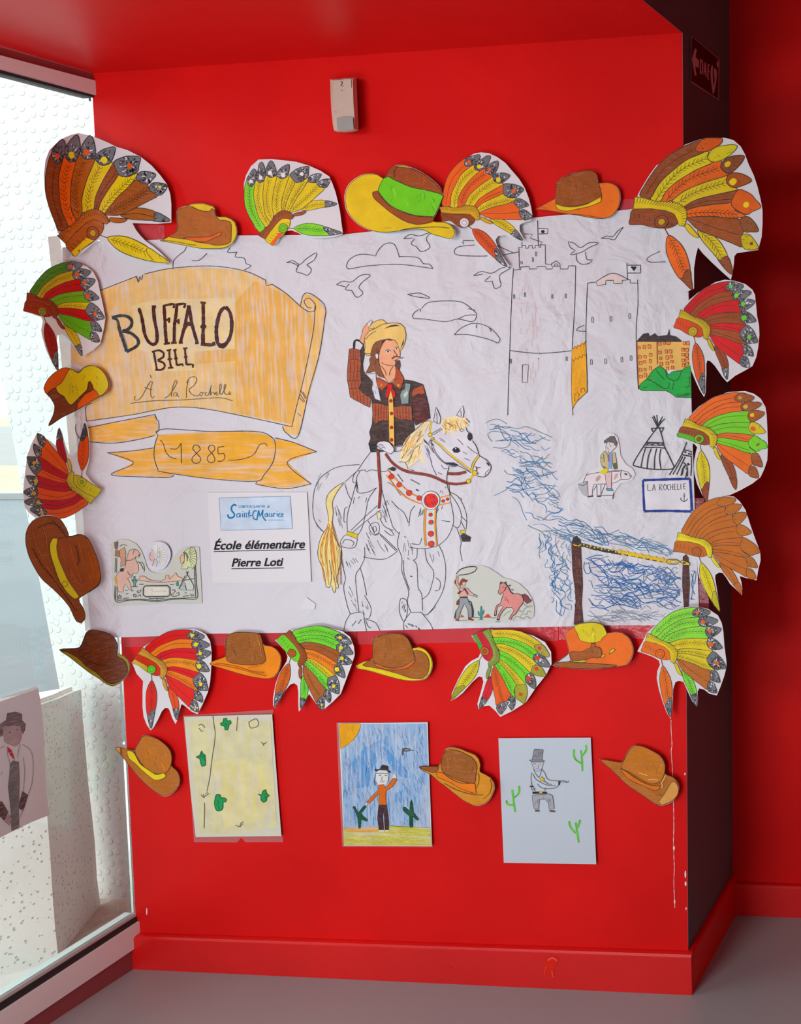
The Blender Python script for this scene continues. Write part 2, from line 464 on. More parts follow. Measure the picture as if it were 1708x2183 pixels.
# ceiling (underside of the soffit)
wtop = on_glass(0, 100) - WTL
c_end = WTL + wtop * ((YB - WTL.y) / wtop.y)
uz = Vector((0, 0, .12))
nx_, ny_ = 16, 16; v = []; f = []
for j in range(ny_ + 1):
    for i in range(nx_ + 1):
        a, b = i / nx_, j / ny_
        v.append((c_end * (1 - a) + s_end * a) * (1 - b) + (WTL * (1 - a) + WTR * a) * b)
for j in range(ny_):
    for i in range(nx_): q = j * (nx_ + 1) + i; f.append((q, q + nx_ + 1, q + nx_ + 2, q + 1))
m_ = len(v); v += [c_end + uz, s_end + uz, WTR + uz, WTL + uz]; f.append((m_, m_ + 1, m_ + 2, m_ + 3))
struct('ceiling', v, f, MATS['red_satin'])
# floor
gl0 = on_glass(289.5, 2072)
fl_a = Vector((WBL.x - .015, 0, 0)) ; fdir = D3H
v, f = [], []
p0 = bl + D3H * (-3.4); p1 = bl + D3H * .02
v = [Vector((p0.x, p0.y, 0)), Vector((4.2, p0.y, 0)), Vector((4.2, .9, 0)), Vector((p1.x, .9, 0)), Vector((p1.x, p1.y, 0))]
vv = v + [p - Vector((0, 0, .08)) for p in v]; n = 5
struct('floor', vv, [(0,1,2,3,4), (9,8,7,6,5)] + [(i, n + i, n + (i + 1) % n, (i + 1) % n) for i in range(n)], MATS['floor'])
# recess wall behind on the right
yb = DEPTH
v, f = box_vf((0.30, yb, 0), (4.2, yb + .1, ZC)); struct('wall_rear', v, f, MATS['red'])
v, f = box_vf((4.2, YB, 0), (4.3, yb + .1, ZC)); struct('wall_right', v, f, MATS['red'])
v, f = hexa([up_to(s_end, ZC), Vector((4.3, YB, ZC)), Vector((4.3, yb + .1, ZC)), up_to(back(WBR), ZC),
             up_to(s_end, ZC) + uz, Vector((4.3, YB, ZC + .12)), Vector((4.3, yb + .1, ZC + .12)), up_to(back(WBR), ZC) + uz])
v2_, f2_ = box_vf((-.2, YB - .1, 0), (4.3, YB, ZC)); struct('wall_back', v2_, f2_, MATS['back_wall'])
struct('ceiling_upper', v, f, MATS['dark_void'])
# top of the pillar slab closes it
# ---- baseboards: profile with a rounded top
def baseboard(name, a, b, nrm, hgt_a, hgt_b, th, mat=None, ext_b=0.0):
    """a, b floor points on the wall; nrm into the room"""
    prof = [(0, 1.0), (.35, 1.0), (.75, .985), (1.0, .94), (1.0, 0.0)]
    V = []
    for P_, h in ((a, hgt_a), (b, hgt_b)):
        for k, (u, z) in enumerate(prof):
            V.append(Vector((P_.x, P_.y, 0)) + nrm * (u * th + .0005) + Vector((0, 0, h * z)))
        V.append(Vector((P_.x, P_.y, 0)))
    m_ = len(prof) + 1
    Fc = [(i, (i + 1) % m_, m_ + (i + 1) % m_, m_ + i) for i in range(m_)] + [tuple(range(m_)), tuple(reversed(range(m_, 2 * m_)))]
    return struct(name, V, Fc, mat or MATS['red_satin'])
th = .014
hl, hr = on_y(285, 1992, -th * .5).z, on_y(1466, 2031, -th * .5).z
baseboard('baseboard_front', bl, br + Vector((th, 0, 0)), Vector((0, -1, 0)), hl, hr, th)
bs = on_side(1552.5, 1875)
baseboard('baseboard_side', br, back(br), SN, hr, bs.z, th)
hb = on_y(1640, 1881, yb).z
baseboard('baseboard_rear', Vector((.9, yb, 0)), Vector((4.2, yb, 0)), Vector((0, -1, 0)), hb, hb, th)
# paint flakes: bare plaster showing along a crack and on the pillar's edge
ws = Surf(0.0004)
fl = Ink(ws, base=.0003)
fl.line(P('1431,1535 1431,1555 1433,1590 1431,1600 1434,1640 1436,1690'), 1.1, (235, 150, 135), jit=.5)
fl.line(P('1436,1708 1437,1760 1436,1800 1438,1850 1437,1880 1439,1935'), 1.2, (230, 120, 105), jit=.6)
for x, y, r, q in ((1437, 1808, 2, 5), (1438.5, 1922, 1.6, 5), (1436, 1790, 1, 3), (1460.5, 1650, 1.4, 3), (1461.5, 1864, 1.8, 8), (1462, 1884, 2, 5), (1463, 1937, 1.2, 3), (313, 1943, 1.3, 8)):
    fl.dot(x, y, r, (240, 225, 220), q)
fo = fl.build('chipped_paint', None, 'plaster'); tag(fo, kind='structure'); fo.name = 'trim_1'
sc_ = Ink(Surf(th + .0008))
sc_.fill(P('1165,2046 1175,2038 1189,2042 1190,2054 1182,2066 1181,2084 1176,2080 1166,2078 1160,2068'), (205, 50, 42), sm=True)
sc_.line(P('1168,2048 1177,2042 1188,2048'), 2, (222, 120, 110)); sc_.line(P('1160,2078 1164,2060'), 2, (215, 90, 80)); sc_.line(P('1176,2070 1180,2084'), 2.4, (215, 95, 85))
sc_.line(P('826,2072 828,2078'), 2, (215, 80, 70)); sc_.line(P('955,2058 966,2068'), 2, (210, 60, 55))
so = sc_.build('scuff_mark', None, 'marker'); so.name = 'trim_2'; tag(so, kind='structure')

# ---------------------------------------------------------------- window
def wstrip(name, t0, t1, b0, b1, off, thick, mat, parent=None):
    """bar on the glass plane between two traced edges; runs on towards the viewer"""
    def ends(a, b):
        A = on_glass(*a, off); B = on_glass(*b, off)
        return to_y(A, B, YB), to_y(A, B, -.0005)
    Ta, Tb = ends(t0, t1); Ba, Bb = ends(b0, b1); bk = GN * thick
    v, f = hexa([Ba, Bb, Bb - bk, Ba - bk, Ta, Tb, Tb - bk, Ta - bk])
    return mesh_obj(name, v, f, mat, parent)
win = bpy.data.objects.new('window_1', None); win.location = (bl.x, -.5, 0); link(win); tag(win, kind='structure')
bpy.context.view_layer.update()
def wpart(o, label=None):
    o.parent = win; o.matrix_parent_inverse = win.matrix_world.inverted()
    if label: o['label'] = label
    return o
def strip(*a, **k): return wpart(wstrip(*a, **k))
struct_top = wstrip('trim_3', (0, 100), (197, 157), (0, 117.5), (193, 169), .004, .06, MATS['maroon']); tag(struct_top, kind='structure')
strip('window_frame', (0, 117.5), (193, 169), (0, 147), (194, 199), .010, .06, MATS['white_alu'])
strip('gasket', (0, 147), (194, 199), (0, 156), (194, 206.5), .004, .03, MATS['rubber'])
strip('window_pane', (0, 156), (194, 206.5), (0, 2129), (290, 1946), -.004, .006, MATS['glass'])
strip('glazing_bead', (0, 2129), (290, 1946), (0, 2140), (291, 1954.5), 0.0, .03, MATS['glass_edge'])
strip('gasket', (0, 2140), (291, 1954.5), (0, 2160), (292.5, 1968), .004, .03, MATS['rubber'])
strip('window_frame', (0, 2160), (292.5, 1968), (0, 2216.7), (288, 2022), .010, .06, MATS['white_alu'])
lowb = wstrip('baseboard_left', (0, 2216.7), (288, 2022), (0, 2281), (289.5, 2072), .004, .05, MATS['maroon']); tag(lowb, kind='structure')

# ---------------------------------------------------------------- outdoors
ZO = -.05
YO = on_z(250, 1924, ZO).y
def slab(name, x0, x1, y0, y1, mat, z=ZO, th_=.05, kind='structure'):
    v, f = box_vf((x0, y0, z - th_), (x1, y1, z)); return tag(mesh_obj(name, v, f, mat), kind=kind)
slab('ground_outside', -14, .6, -8, 7.9, MATS['pavement'])
slab('apron_outside', -1.6, .02, -8, 1.0, MATS['apron'], ZO + .003)
slab('road', -45, 3, 12.5, 30, MATS['road'], -.06)
slab('verge_near', -45, 3, 8.15, 12.5, MATS['grass'], -.05)
slab('kerb', -45, 3, 7.9, 8.15, MATS['kerb'], .03, .1)
slab('verge_far', -60, 10, 30, 50, MATS['grass'], -.06)
slab('soil_strip', -.45, .02, YO - .22, YO, MATS['litter'], ZO + .009)
# ring-textured white wall, its outer edge leaning
le = [on_y(*p, YO) for p in ((0, 790), (105, 1350))]
def edge_at(z): a, b = le; return a + (b - a) * ((z - a.z) / (b.z - a.z))
ov = [edge_at(ZO), Vector((.35, YO, ZO)), Vector((.35, YO, 3.6)), edge_at(3.6)]
n = 4; v = ov + [p + Vector((0, .25, 0)) for p in ov]
struct('wall_outside', v, [(0,1,2,3), (7,6,5,4)] + [(i, n + i, n + (i + 1) % n, (i + 1) % n) for i in range(n)], MATS['dimple'])
# concrete block standing by the glass
def gz(px, py, z=ZO): return on_z(px, py, z)
A0 = gz(125, 2049)
B0 = gz(215, 1935)
C0 = A0 + (gz(0, 2109) - gz(71, 2088)).normalized() * .6
ytop = A0.y + .02
A1 = on_y(83, 1466 + 28, A0.y)
B1 = on_y(170, 1460, B0.y)
C1 = C0 + Vector((.02, 0, A1.z - C0.z)); E0 = C0 + (B0 - A0); E1 = E0 + Vector((.02, 0, B1.z - E0.z))
v, f = hexa([C0, A0, B0, E0, C1, A1, B1, E1])
blk = mesh_obj('concrete_block', v, f, MATS['concrete'])
bm = bmesh.new(); bm.from_mesh(blk.data)
bmesh.ops.bevel(bm, geom=[e_ for e_ in bm.edges if e_.verts[0].co.z > .2 and e_.verts[1].co.z > .2], offset=.012, segments=2, affect='EDGES')
bmesh.ops.subdivide_edges(bm, edges=[e_ for e_ in bm.edges if e_.calc_length() > .1], cuts=6, use_grid_fill=True)
for q in bm.verts:
    if q.co.z > ZO + .01: q.co += noise.noise_vector(q.co * 9) * .004
bm.to_mesh(blk.data); bm.free()
tag(blk, 'waist-high block of pale pitted concrete standing outside the glass against the white wall', 'block')
# pinkish band down the far edge of the block
a0, a1 = gz(195, 1995), on_y(158, 1500, A0.y + (B0.y - A0.y) * .78)
# fence posts, hedge and tree far off
random.seed(4)
fn = bpy.data.objects.new('railing_fence', None); fn.location = (-14, 30, 0); link(fn); tag(fn, 'grey railing fence along the far side of the road seen through the glass', 'fence')
def fpart(name, v, f, mat):
    o = mesh_obj(name, [Vector(p) - fn.location for p in v], f, mat, fn); return o
for i in range(26):
    x = -27 + i * .9
    v, f = box_vf((x, 30, -.06), (x + .12, 30.1, 1.9)); fpart('post', v, f, MATS['kerb'])
for z in (.35, 1.7):
    v, f = box_vf((-27, 30.1, z), (-4, 30.16, z + .1)); fpart('rail', v, f, MATS['kerb'])
def bush(name, c, sx, sy, sz, nleaf, label, cat, group=None, s=.35):
    V, Fc = [], []
    for k in range(nleaf):
        d = Vector((random.gauss(0, 1), random.gauss(0, 1), random.gauss(0, 1))).normalized() * random.uniform(.55, 1)
        p = Vector((d.x * sx, d.y * sy, d.z * sz)); a = Vector((random.gauss(0, 1), random.gauss(0, 1), random.gauss(0, 1))).normalized() * s
        b_ = a.orthogonal().normalized() * s * .6; m_ = len(V)
        V += [p - a, p + b_, p + a, p - b_]; Fc.append((m_, m_ + 1, m_ + 2, m_ + 3))
    r = bpy.data.objects.new(name, None); r.location = (c[0], c[1], -.06); link(r); tag(r, label, cat, group)
    o = mesh_obj('foliage', [p + Vector((0, 0, c[2] + .06)) for p in V], Fc, MATS['leaf'], r)
    v, f = box_vf((-.12, -.12, 0), (.12, .12, c[2] + .06)); mesh_obj('stem', v, f, MATS['bark'], r)
    return r
for i in range(9):
    bush('hedge_shrub', (-26 + i * 2.6, 33 + random.random() * .5 + (i % 2) * 3.6, 1.5), 1.7, 1.2, 1.7 + random.random() * .8, 260, 'leafy green shrub behind the railing fence across the road', 'shrub', 'shrubs across the road')
# tufts of dry grass by the kerb
V, Fc = [], []
for k in range(2600):
    x = random.uniform(-11, -1.5); y = random.uniform(8.2, 12.3); h = random.uniform(.12, .45); a = random.uniform(0, 6.28); wd = .012
    dx, dy = math.cos(a) * wd, math.sin(a) * wd; lx, ly = random.gauss(0, .1), random.gauss(0, .1); m_ = len(V)
    V += [(x - dx, y - dy, -.05), (x + dx, y + dy, -.05), (x + lx, y + ly, h)]; Fc.append((m_, m_ + 1, m_ + 2))
tag(mesh_obj('grass_tufts', V, Fc, MATS['grass']), 'tufts of dry grass growing beside the kerb outside', 'grass', kind='stuff')

# ---------------------------------------------------------------- motion detector
def emp(name, loc, label, cat, group=None):
    o = bpy.data.objects.new(name, None); o.location = loc; link(o); bpy.context.view_layer.update(); return tag(o, label, cat, group)
def adopt(o, r, label=None):
    """part o (in world coordinates) becomes a child of r without moving"""
    o.parent = r; o.matrix_parent_inverse = Matrix.Translation(r.location).inverted()
    if label: o['label'] = label
    return o
MATS['cream_plastic'] = plain('aged_cream_plastic', (.62, .54, .44), .45, .05, 20)
MATS['grey_lens'] = plain('frosted_grey_lens', (.36, .40, .38), .35, .04)
K = (13.64, 690, 140)
r = emp('motion_detector', on_y(733, 225, 0), 'small cream plastic motion detector marked 2 high on the red wall', 'sensor')
def prism(name, rings, mat, parent, label=None):
    """rings: list of (px outline, distance from wall)"""
    V = []; n = len(rings[0][0])
    for pts, d in rings: V += [on_y(x, y, -d) for x, y in pts]
    Fc = [tuple(range(n)), tuple(reversed(range(len(V) - n, len(V))))]
    for k in range(len(rings) - 1):
        for i in range(n): Fc.append((k*n + i, k*n + (i+1) % n, (k+1)*n + (i+1) % n, (k+1)*n + i))
    o = mesh_obj(name, V, Fc, mat)
    bm = bmesh.new(); bm.from_mesh(o.data); bmesh.ops.recalc_face_normals(bm, faces=bm.faces); bm.to_mesh(o.data); bm.free()
    if parent: adopt(o, parent, label)
    return o
oc = P('190,400 330,385 470,382 600,355 800,352 955,360 985,1050 1010,1600 1020,1880 880,1920 640,1945 420,1930 310,1900 270,1720 225,1300 205,900', *K)
ic = P('275,430 350,420 480,420 600,395 760,390 850,395 865,1050 900,1600 900,1850 830,1880 640,1900 430,1890 350,1860 325,1700 295,1300 285,900', *K)
prism('housing', [(oc, .001), (oc, .022), (ic, .034)], MATS['cream_plastic'], r)
prism('lens', [(P('370,1530 450,1500 600,1478 760,1482 860,1510 870,1700 885,1830 840,1870 640,1890 430,1885 390,1850 380,1700', *K), .030),
               (P('380,1535 450,1506 600,1485 760,1488 852,1516 862,1700 876,1828 836,1862 640,1882 436,1876 398,1845 390,1700', *K), .0375)], MATS['grey_lens'], r)
k_ = Ink(Surf(.0343))
k_.line(P('490,470 520,455 545,470 540,500 500,585 580,590', *K), 1.5, (70, 50, 40))
k_.line(P('805,400 812,520 812,640', *K), 1.6, (120, 90, 80)); k_.line(P('500,715 570,712', *K), 1, (120, 95, 85))
k_.line(P('310,1350 350,1330 390,1360', *K), 1, (170, 110, 100))
adopt(k_.build('markings', None, 'pen'), r)

# ---------------------------------------------------------------- direction sign on the grey side
MATS['sign_dark'] = plain('dark_maroon_sign', (.020, .004, .006), .4, .03)
MATS['sign_mark'] = plain('faded_pink_print', (.72, .62, .66), .5, .05)
MATS['sign_edge'] = plain('sign_edge', (.40, .36, .38), .5, .05)
K2 = (12.84, 1460, 60)
def side_poly(name, pts, o0, o1, mat, parent):
    n = len(pts); V = [on_side(x, y, o1) for x, y in pts] + [on_side(x, y, o0) for x, y in pts]
    vs, fs, es = tess(pts, 9999)
    Fc = []
    if len(vs) == n and n == 4:
        Fc = [tuple(range(n)), tuple(reversed(range(n, 2 * n)))] + [(i, (i+1) % n, n + (i+1) % n, n + i) for i in range(n)]
    else:
        m_ = len(vs); V = [on_side(x, y, o1) for x, y in vs]; Fc = fs
    o = mesh_obj(name, V, Fc, mat); adopt(o, parent); return o
q4 = P('170,190 960,850 940,1990 165,1490', *K2)
r = emp('direction_sign', on_side(1503, 145, 0), 'dark sign with left arrow, letters DAE and a heart on the grey pillar side', 'sign')
side_poly('backing', q4, .0008, .003, MATS['sign_edge'], r)
side_poly('face', P('200,240 925,850 912,1925 190,1445', *K2), .0031, .0036, MATS['sign_dark'], r)
ar = P('200,850 255,620 290,550 330,580 325,640 300,740 305,800 385,880 390,950 385,1100 290,1040 300,1150 330,1310 270,1290 240,1100', *K2)
side_poly('arrow', ar, 0, .0041, MATS['sign_mark'], r)
def side_line(pts, w_, V, Fc):
    p = smooth(pts, False, 2)
    for i in range(len(p) - 1):
        (x0, y0), (x1, y1) = p[i], p[i+1]; dx, dy = x1 - x0, y1 - y0; L = math.hypot(dx, dy) or 1; nx, ny = -dy / L * w_ / 2, dx / L * w_ / 2
        m_ = len(V); V += [on_side(x0 + nx, y0 + ny, .0041), on_side(x0 - nx, y0 - ny, .0041), on_side(x1 - nx, y1 - ny, .0041), on_side(x1 + nx, y1 + ny, .0041)]; Fc.append((m_, m_+1, m_+2, m_+3))
V, Fc = [], []
for s_ in ('435,850 432,1050 430,1220 470,1240 490,1100 488,950 460,870 435,850', '525,1270 550,1080 560,940 575,1100 585,1330', '535,1150 580,1190',
           '640,990 640,1200 635,1360 665,1400', '640,990 680,1030', '640,1170 675,1200'):
    side_line(P(s_, *K2), 2.6 if s_[0] == '4' else 2.4, V, Fc)
adopt(mesh_obj('lettering', V, Fc, MATS['sign_mark']), r)
side_poly('heart', P('735,1020 760,1010 780,1060 765,1200 775,1450 790,1600 820,1440 810,1300 795,1200 810,1110 840,1080 880,1180 885,1280 860,1500 800,1800 765,1790 720,1450 705,1250 715,1100', *K2), 0, .0041, MATS['sign_mark'], r)
side_poly('flash', P('905,880 920,940 925,1030 910,1100 875,1010 875,960', *K2), 0, .0041, MATS['sign_mark'], r)

# ---------------------------------------------------------------- the mural: one big sheet of paper with felt pen and pencil drawings
random.seed(11)
MS = Surf(.0035, fold=True, wave=.0014, seed=3.3); MS.step = 9
mural = sheet('mural', P('133,528 205,514 311,512 420,507 506,502 640,501 730,500 785,494 900,484 1000,474 1136,464 1200,458 1318,449 1400,440 1465,433 1467,500 1468,620 1472,760 1475,880 1480,1040 1484,1150 1488,1233 1492,1332 1399,1333 1300,1333 1190,1336 1007,1339 750,1346 600,1349 446,1351 345,1356 246,1359 200,1361 193,1345 187,1275 178,1111 171,1030 165,954 161,915 155,840 151,774 150,734 142,640 134,560'),
  MS, 'paper', label='large white paper mural with a cowboy on horseback, towers and yellow title scroll', cat='mural', step=10)
PEN = (50, 50, 60); DK = (40, 36, 40)
class Draw:
    def __init__(s, name, crop=(0, 0), k=1, surf=None, root=None, base=.0005, mat='marker', inc=.00004):
        s.name, s.crop, s.k, s.mat = name, crop, k, mat; s.root = root or mural
        s.ink = Ink(surf or MS, base=base, inc=inc)
    def f(s, col, pts, sm=False, line=None, lw=1.4):
        p = P(pts, s.k, *s.crop)
        if sm: p = smooth(p, True)
        s.ink.fill(p, col)
        if line: s.ink.line(p, lw, line, sm=False, closed=True)
        return s
    def l(s, w_, col, *pts, sm=True, closed=False):
        for q in pts: s.ink.line(P(q, s.k, *s.crop), w_, col, sm=sm, closed=closed)
        return s
    def d(s, col, *pts, line=None):
        for x, y, r in pts:
            X, Y = s.crop[0] + x / s.k, s.crop[1] + y / s.k; s.ink.dot(X, Y, r / s.k, col)
            if line: s.ink.line([(X + r / s.k * math.cos(t * .6283), Y + r / s.k * math.sin(t * .6283)) for t in range(10)], 1, line, closed=True)
        return s
    def hatch(s, poly, n, ang, L, w_=.9, col=(96, 98, 108), jit=.2):
        q = P(poly, s.k, *s.crop); xs = [p[0] for p in q]; ys = [p[1] for p in q]
        for _ in range(n):
            x, y = random.uniform(min(xs), max(xs)), random.uniform(min(ys), max(ys)); a = math.radians(ang) + random.uniform(-jit, jit); l_ = L * random.uniform(.5, 1.2)
            e_ = (x + math.cos(a) * l_, y + math.sin(a) * l_)
            if inside(x, y, q) and inside(*e_, q): s.ink.line([(x, y), e_], w_, col, sm=False)
        return s
    def done(s): return s.ink.build(s.name, s.root, s.mat)
C1, K1 = (150, 540), 3.05
# scroll
D = Draw('scroll_drawing', C1, K1, mat='crayon', base=.0004)
D.f((220, 188, 132), '185,245 300,200 430,150 445,190 470,140 640,100 850,90 1120,110 1270,180 1400,260 1495,345 1560,390 1585,370 1520,800 1470,1000 1440,1115 1200,1070 900,1010 690,1000 450,1045 105,1090 100,1000 135,960 110,760 10,700 5,600 180,560 215,440 205,320')
D.f((218, 174, 106), '1060,330 1200,180 1400,270 1495,350 1560,395 1575,450 1510,850 1440,1110 1080,1040 1070,700 830,720 850,610 1060,620')
D.f((224, 186, 122), '1500,340 1520,265 1600,280 1660,370 1655,420 1600,750 1540,960 1480,1185 1400,1170 1380,1120 1440,1115 1510,850 1585,390')
D.f((224, 182, 116), '185,245 330,200 300,330 230,420 210,320'); D.f((229, 202, 150), '400,340 560,300 1070,290 1070,620 800,640 820,760 540,770 500,640 420,620')
D.done()
D = Draw('ribbon_drawing', C1, K1, mat='crayon_h', base=.0004)
D.f((224, 176, 100), '115,1135 330,1090 550,1055 575,1150 550,1185 400,1215 270,1230 120,1225')
D.f((222, 172, 92), '545,1280 570,1180 900,1160 1200,1160 1300,1190 1330,1240 1320,1350 1260,1440 1200,1480 900,1465 600,1420 570,1400 545,1330')
D.f((224, 174, 98), '240,1297 400,1285 545,1265 548,1340 570,1410 670,1440 640,1458 270,1437 410,1362')
D.f((224, 172, 92), '1330,1205 1450,1230 1600,1290 1410,1360 1565,1500 1400,1528 1205,1500 1210,1480 1270,1440 1325,1350')
D.done()
D = Draw('pen_outline', C1, K1, base=.0009)
D.l(1.4, PEN, '185,245 300,200 430,150', '430,150 442,190 450,150 462,175 470,140', '480,135 640,100 850,83 1000,90 1150,120 1270,175', '1270,175 1275,210 1310,200', '1310,200 1400,260 1495,345', '1495,345 1550,380 1590,370 1590,330 1550,290 1520,310 1540,350 1570,355', '1495,345 1515,270 1560,262 1640,320 1660,370 1655,420 1620,650 1550,900 1480,1188 1400,1165 1380,1125', '1590,340 1580,500 1520,800 1470,1000 1440,1128', '1440,1128 1200,1075 900,1015 700,1000 550,1020 400,1050 105,1092', '105,1092 100,1000 140,975',
    '115,1133 330,1090 460,1065 550,1048', '550,1048 560,1080 572,1090 575,1150 555,1160 565,1180', '118,1225 270,1235 420,1215 550,1185', '560,1165 620,1142 900,1158 1200,1158 1300,1190 1332,1240 1320,1350 1260,1440 1200,1483 900,1465 600,1422 570,1405 545,1330 548,1250 570,1180',
    '240,1297 400,1285 540,1265', '240,1297 410,1362 265,1437 420,1452 640,1458 670,1440', '1330,1200 1450,1230 1600,1290', '1600,1290 1410,1360 1565,1500', '1565,1500 1400,1530 1205,1500 1215,1480', '35,1110 35,1160 60,1205')
D.l(1.5, (70, 56, 50), '585,1215 605,1240 620,1290 650,1325 690,1335', '1025,1345 1110,1340 1190,1310 1230,1245 1265,1235 1280,1255')
D.l(1.6, (62, 54, 50), '650,1270 690,1272 720,1235', '720,1235 722,1365', '820,1300 795,1270 810,1245 830,1250 845,1275 820,1300 790,1335 800,1362 835,1362 848,1335 820,1300', '920,1300 898,1275 905,1250 930,1250 940,1275 915,1300 890,1330 900,1358 930,1360 940,1335 920,1300', '1000,1255 960,1262', '960,1262 962,1305 995,1300 1005,1325 990,1350 958,1352')
D.l(1.2, PEN, '1500,895 1530,950', '1510,900 1535,940', '1495,920 1525,965', '1480,1040 1500,1060', '1490,940 1520,970'); D.done()
C2, K2_ = (220, 620), 5.693
D = Draw('title_lettering', C2, K2_, base=.0010)
TB = (66, 28, 28)
D.l(6.5, (46, 50, 54), '110,328 165,350 200,480 240,600 285,738', '105,325 200,302 290,312 345,360 342,420 300,468 232,490', '230,490 330,512 408,570 430,630 392,682 285,738')
D.l(1.6, (128, 142, 142), '150,345 190,440', '215,310 290,325 330,365', '240,520 275,620 300,700', '320,520 400,590 410,640', '185,400 210,470'); D.l(2.5, (40, 44, 46), '195,550 235,535')
D.l(7, TB, '435,222 462,300 482,400 502,520 550,618 608,652 650,615 650,500 622,350 608,200', '590,195 640,195', '425,232 455,222')
D.l(3, TB, '455,385 490,375', '600,360 642,350')
D.l(6.5, TB, '738,185 748,350 755,500 768,640', '895,170 882,300 866,400 862,520 860,630'); D.l(5, TB, '725,188 790,168 862,165 850,210', '745,362 800,345', '800,325 800,388', '735,645 812,635', '880,172 940,160 995,160 978,208', '865,372 912,368', '915,340 915,402', '825,635 892,630')
D.l(6.5, TB, '1038,175 1008,330 975,480 938,620', '1040,180 1072,380 1108,520 1142,630'); D.f(TB, '985,425 1010,375 1065,375 1085,430 1030,425 995,480')
D.l(5, TB, '918,632 965,625', '1115,637 1158,630', '1180,140 1245,150')
D.l(7.5, TB, '1212,145 1215,300 1215,420 1210,540 1212,640'); D.f(TB, '1175,438 1215,370 1255,435 1215,490'); D.l(7, TB, '1185,648 1345,655 1340,620')
D.l(7.5, TB, '1480,202 1540,270 1560,430 1530,580 1450,678 1392,640 1372,500 1385,380 1420,260', closed=True); D.l(4, TB, '1350,440 1400,430', '1535,430 1582,430'); D.f(TB, '1380,620 1440,640 1510,610 1470,700 1420,695')
D.l(4.2, TB, '612,735 632,850 652,960', '590,742 680,722 736,760 730,802 660,842', '660,845 738,880 742,930 700,960 630,957', '802,720 806,830 822,930', '868,715 882,820 892,905', '892,905 960,890 968,915', '990,690 1000,800 1012,900', '1012,895 1090,895 1086,932')
D.l(3.6, TB, '770,727 825,712', '785,937 850,932', '850,727 890,710', '968,700 1022,695', '780,832 835,825', '860,825 905,820', '980,805 1022,800'); D.done()
D = Draw('handwriting', C2, K2_, base=.0010)
HW = (82, 78, 66)
D.l(1.4, HW, '395,1280 375,1300 385,1325 415,1328 470,1280 540,1150 580,1095 596,1110 575,1200 580,1280 600,1305 625,1275', '500,1168 540,1188 592,1200', '570,1022 585,1060',
 '745,1303 800,1268 860,1180 898,1105 882,1085 855,1130 830,1230 828,1285', '895,1240 855,1240 850,1278 885,1275 900,1240 900,1270 918,1288', '1010,1300 1010,1200 1032,1085', '1010,1120 1050,1055 1110,1043 1137,1080 1100,1150 1040,1200 1080,1260 1140,1277 1170,1262',
 '1190,1230 1165,1258 1190,1276 1208,1250 1188,1230 1225,1240', '1262,1235 1238,1240 1238,1268 1275,1268', '1275,1268 1305,1180 1312,1145 1302,1200 1302,1270 1320,1230 1345,1235 1350,1265', '1360,1250 1388,1238 1372,1226 1362,1245 1375,1268 1405,1255', '1405,1255 1432,1180 1428,1128 1414,1140 1414,1240 1440,1258', '1440,1258 1485,1170 1488,1130 1470,1140 1468,1240 1500,1262', '1500,1262 1545,1240 1535,1222 1522,1240 1530,1258 1555,1255', '330,1366 600,1336 1000,1322 1400,1298 1570,1335'); D.done()
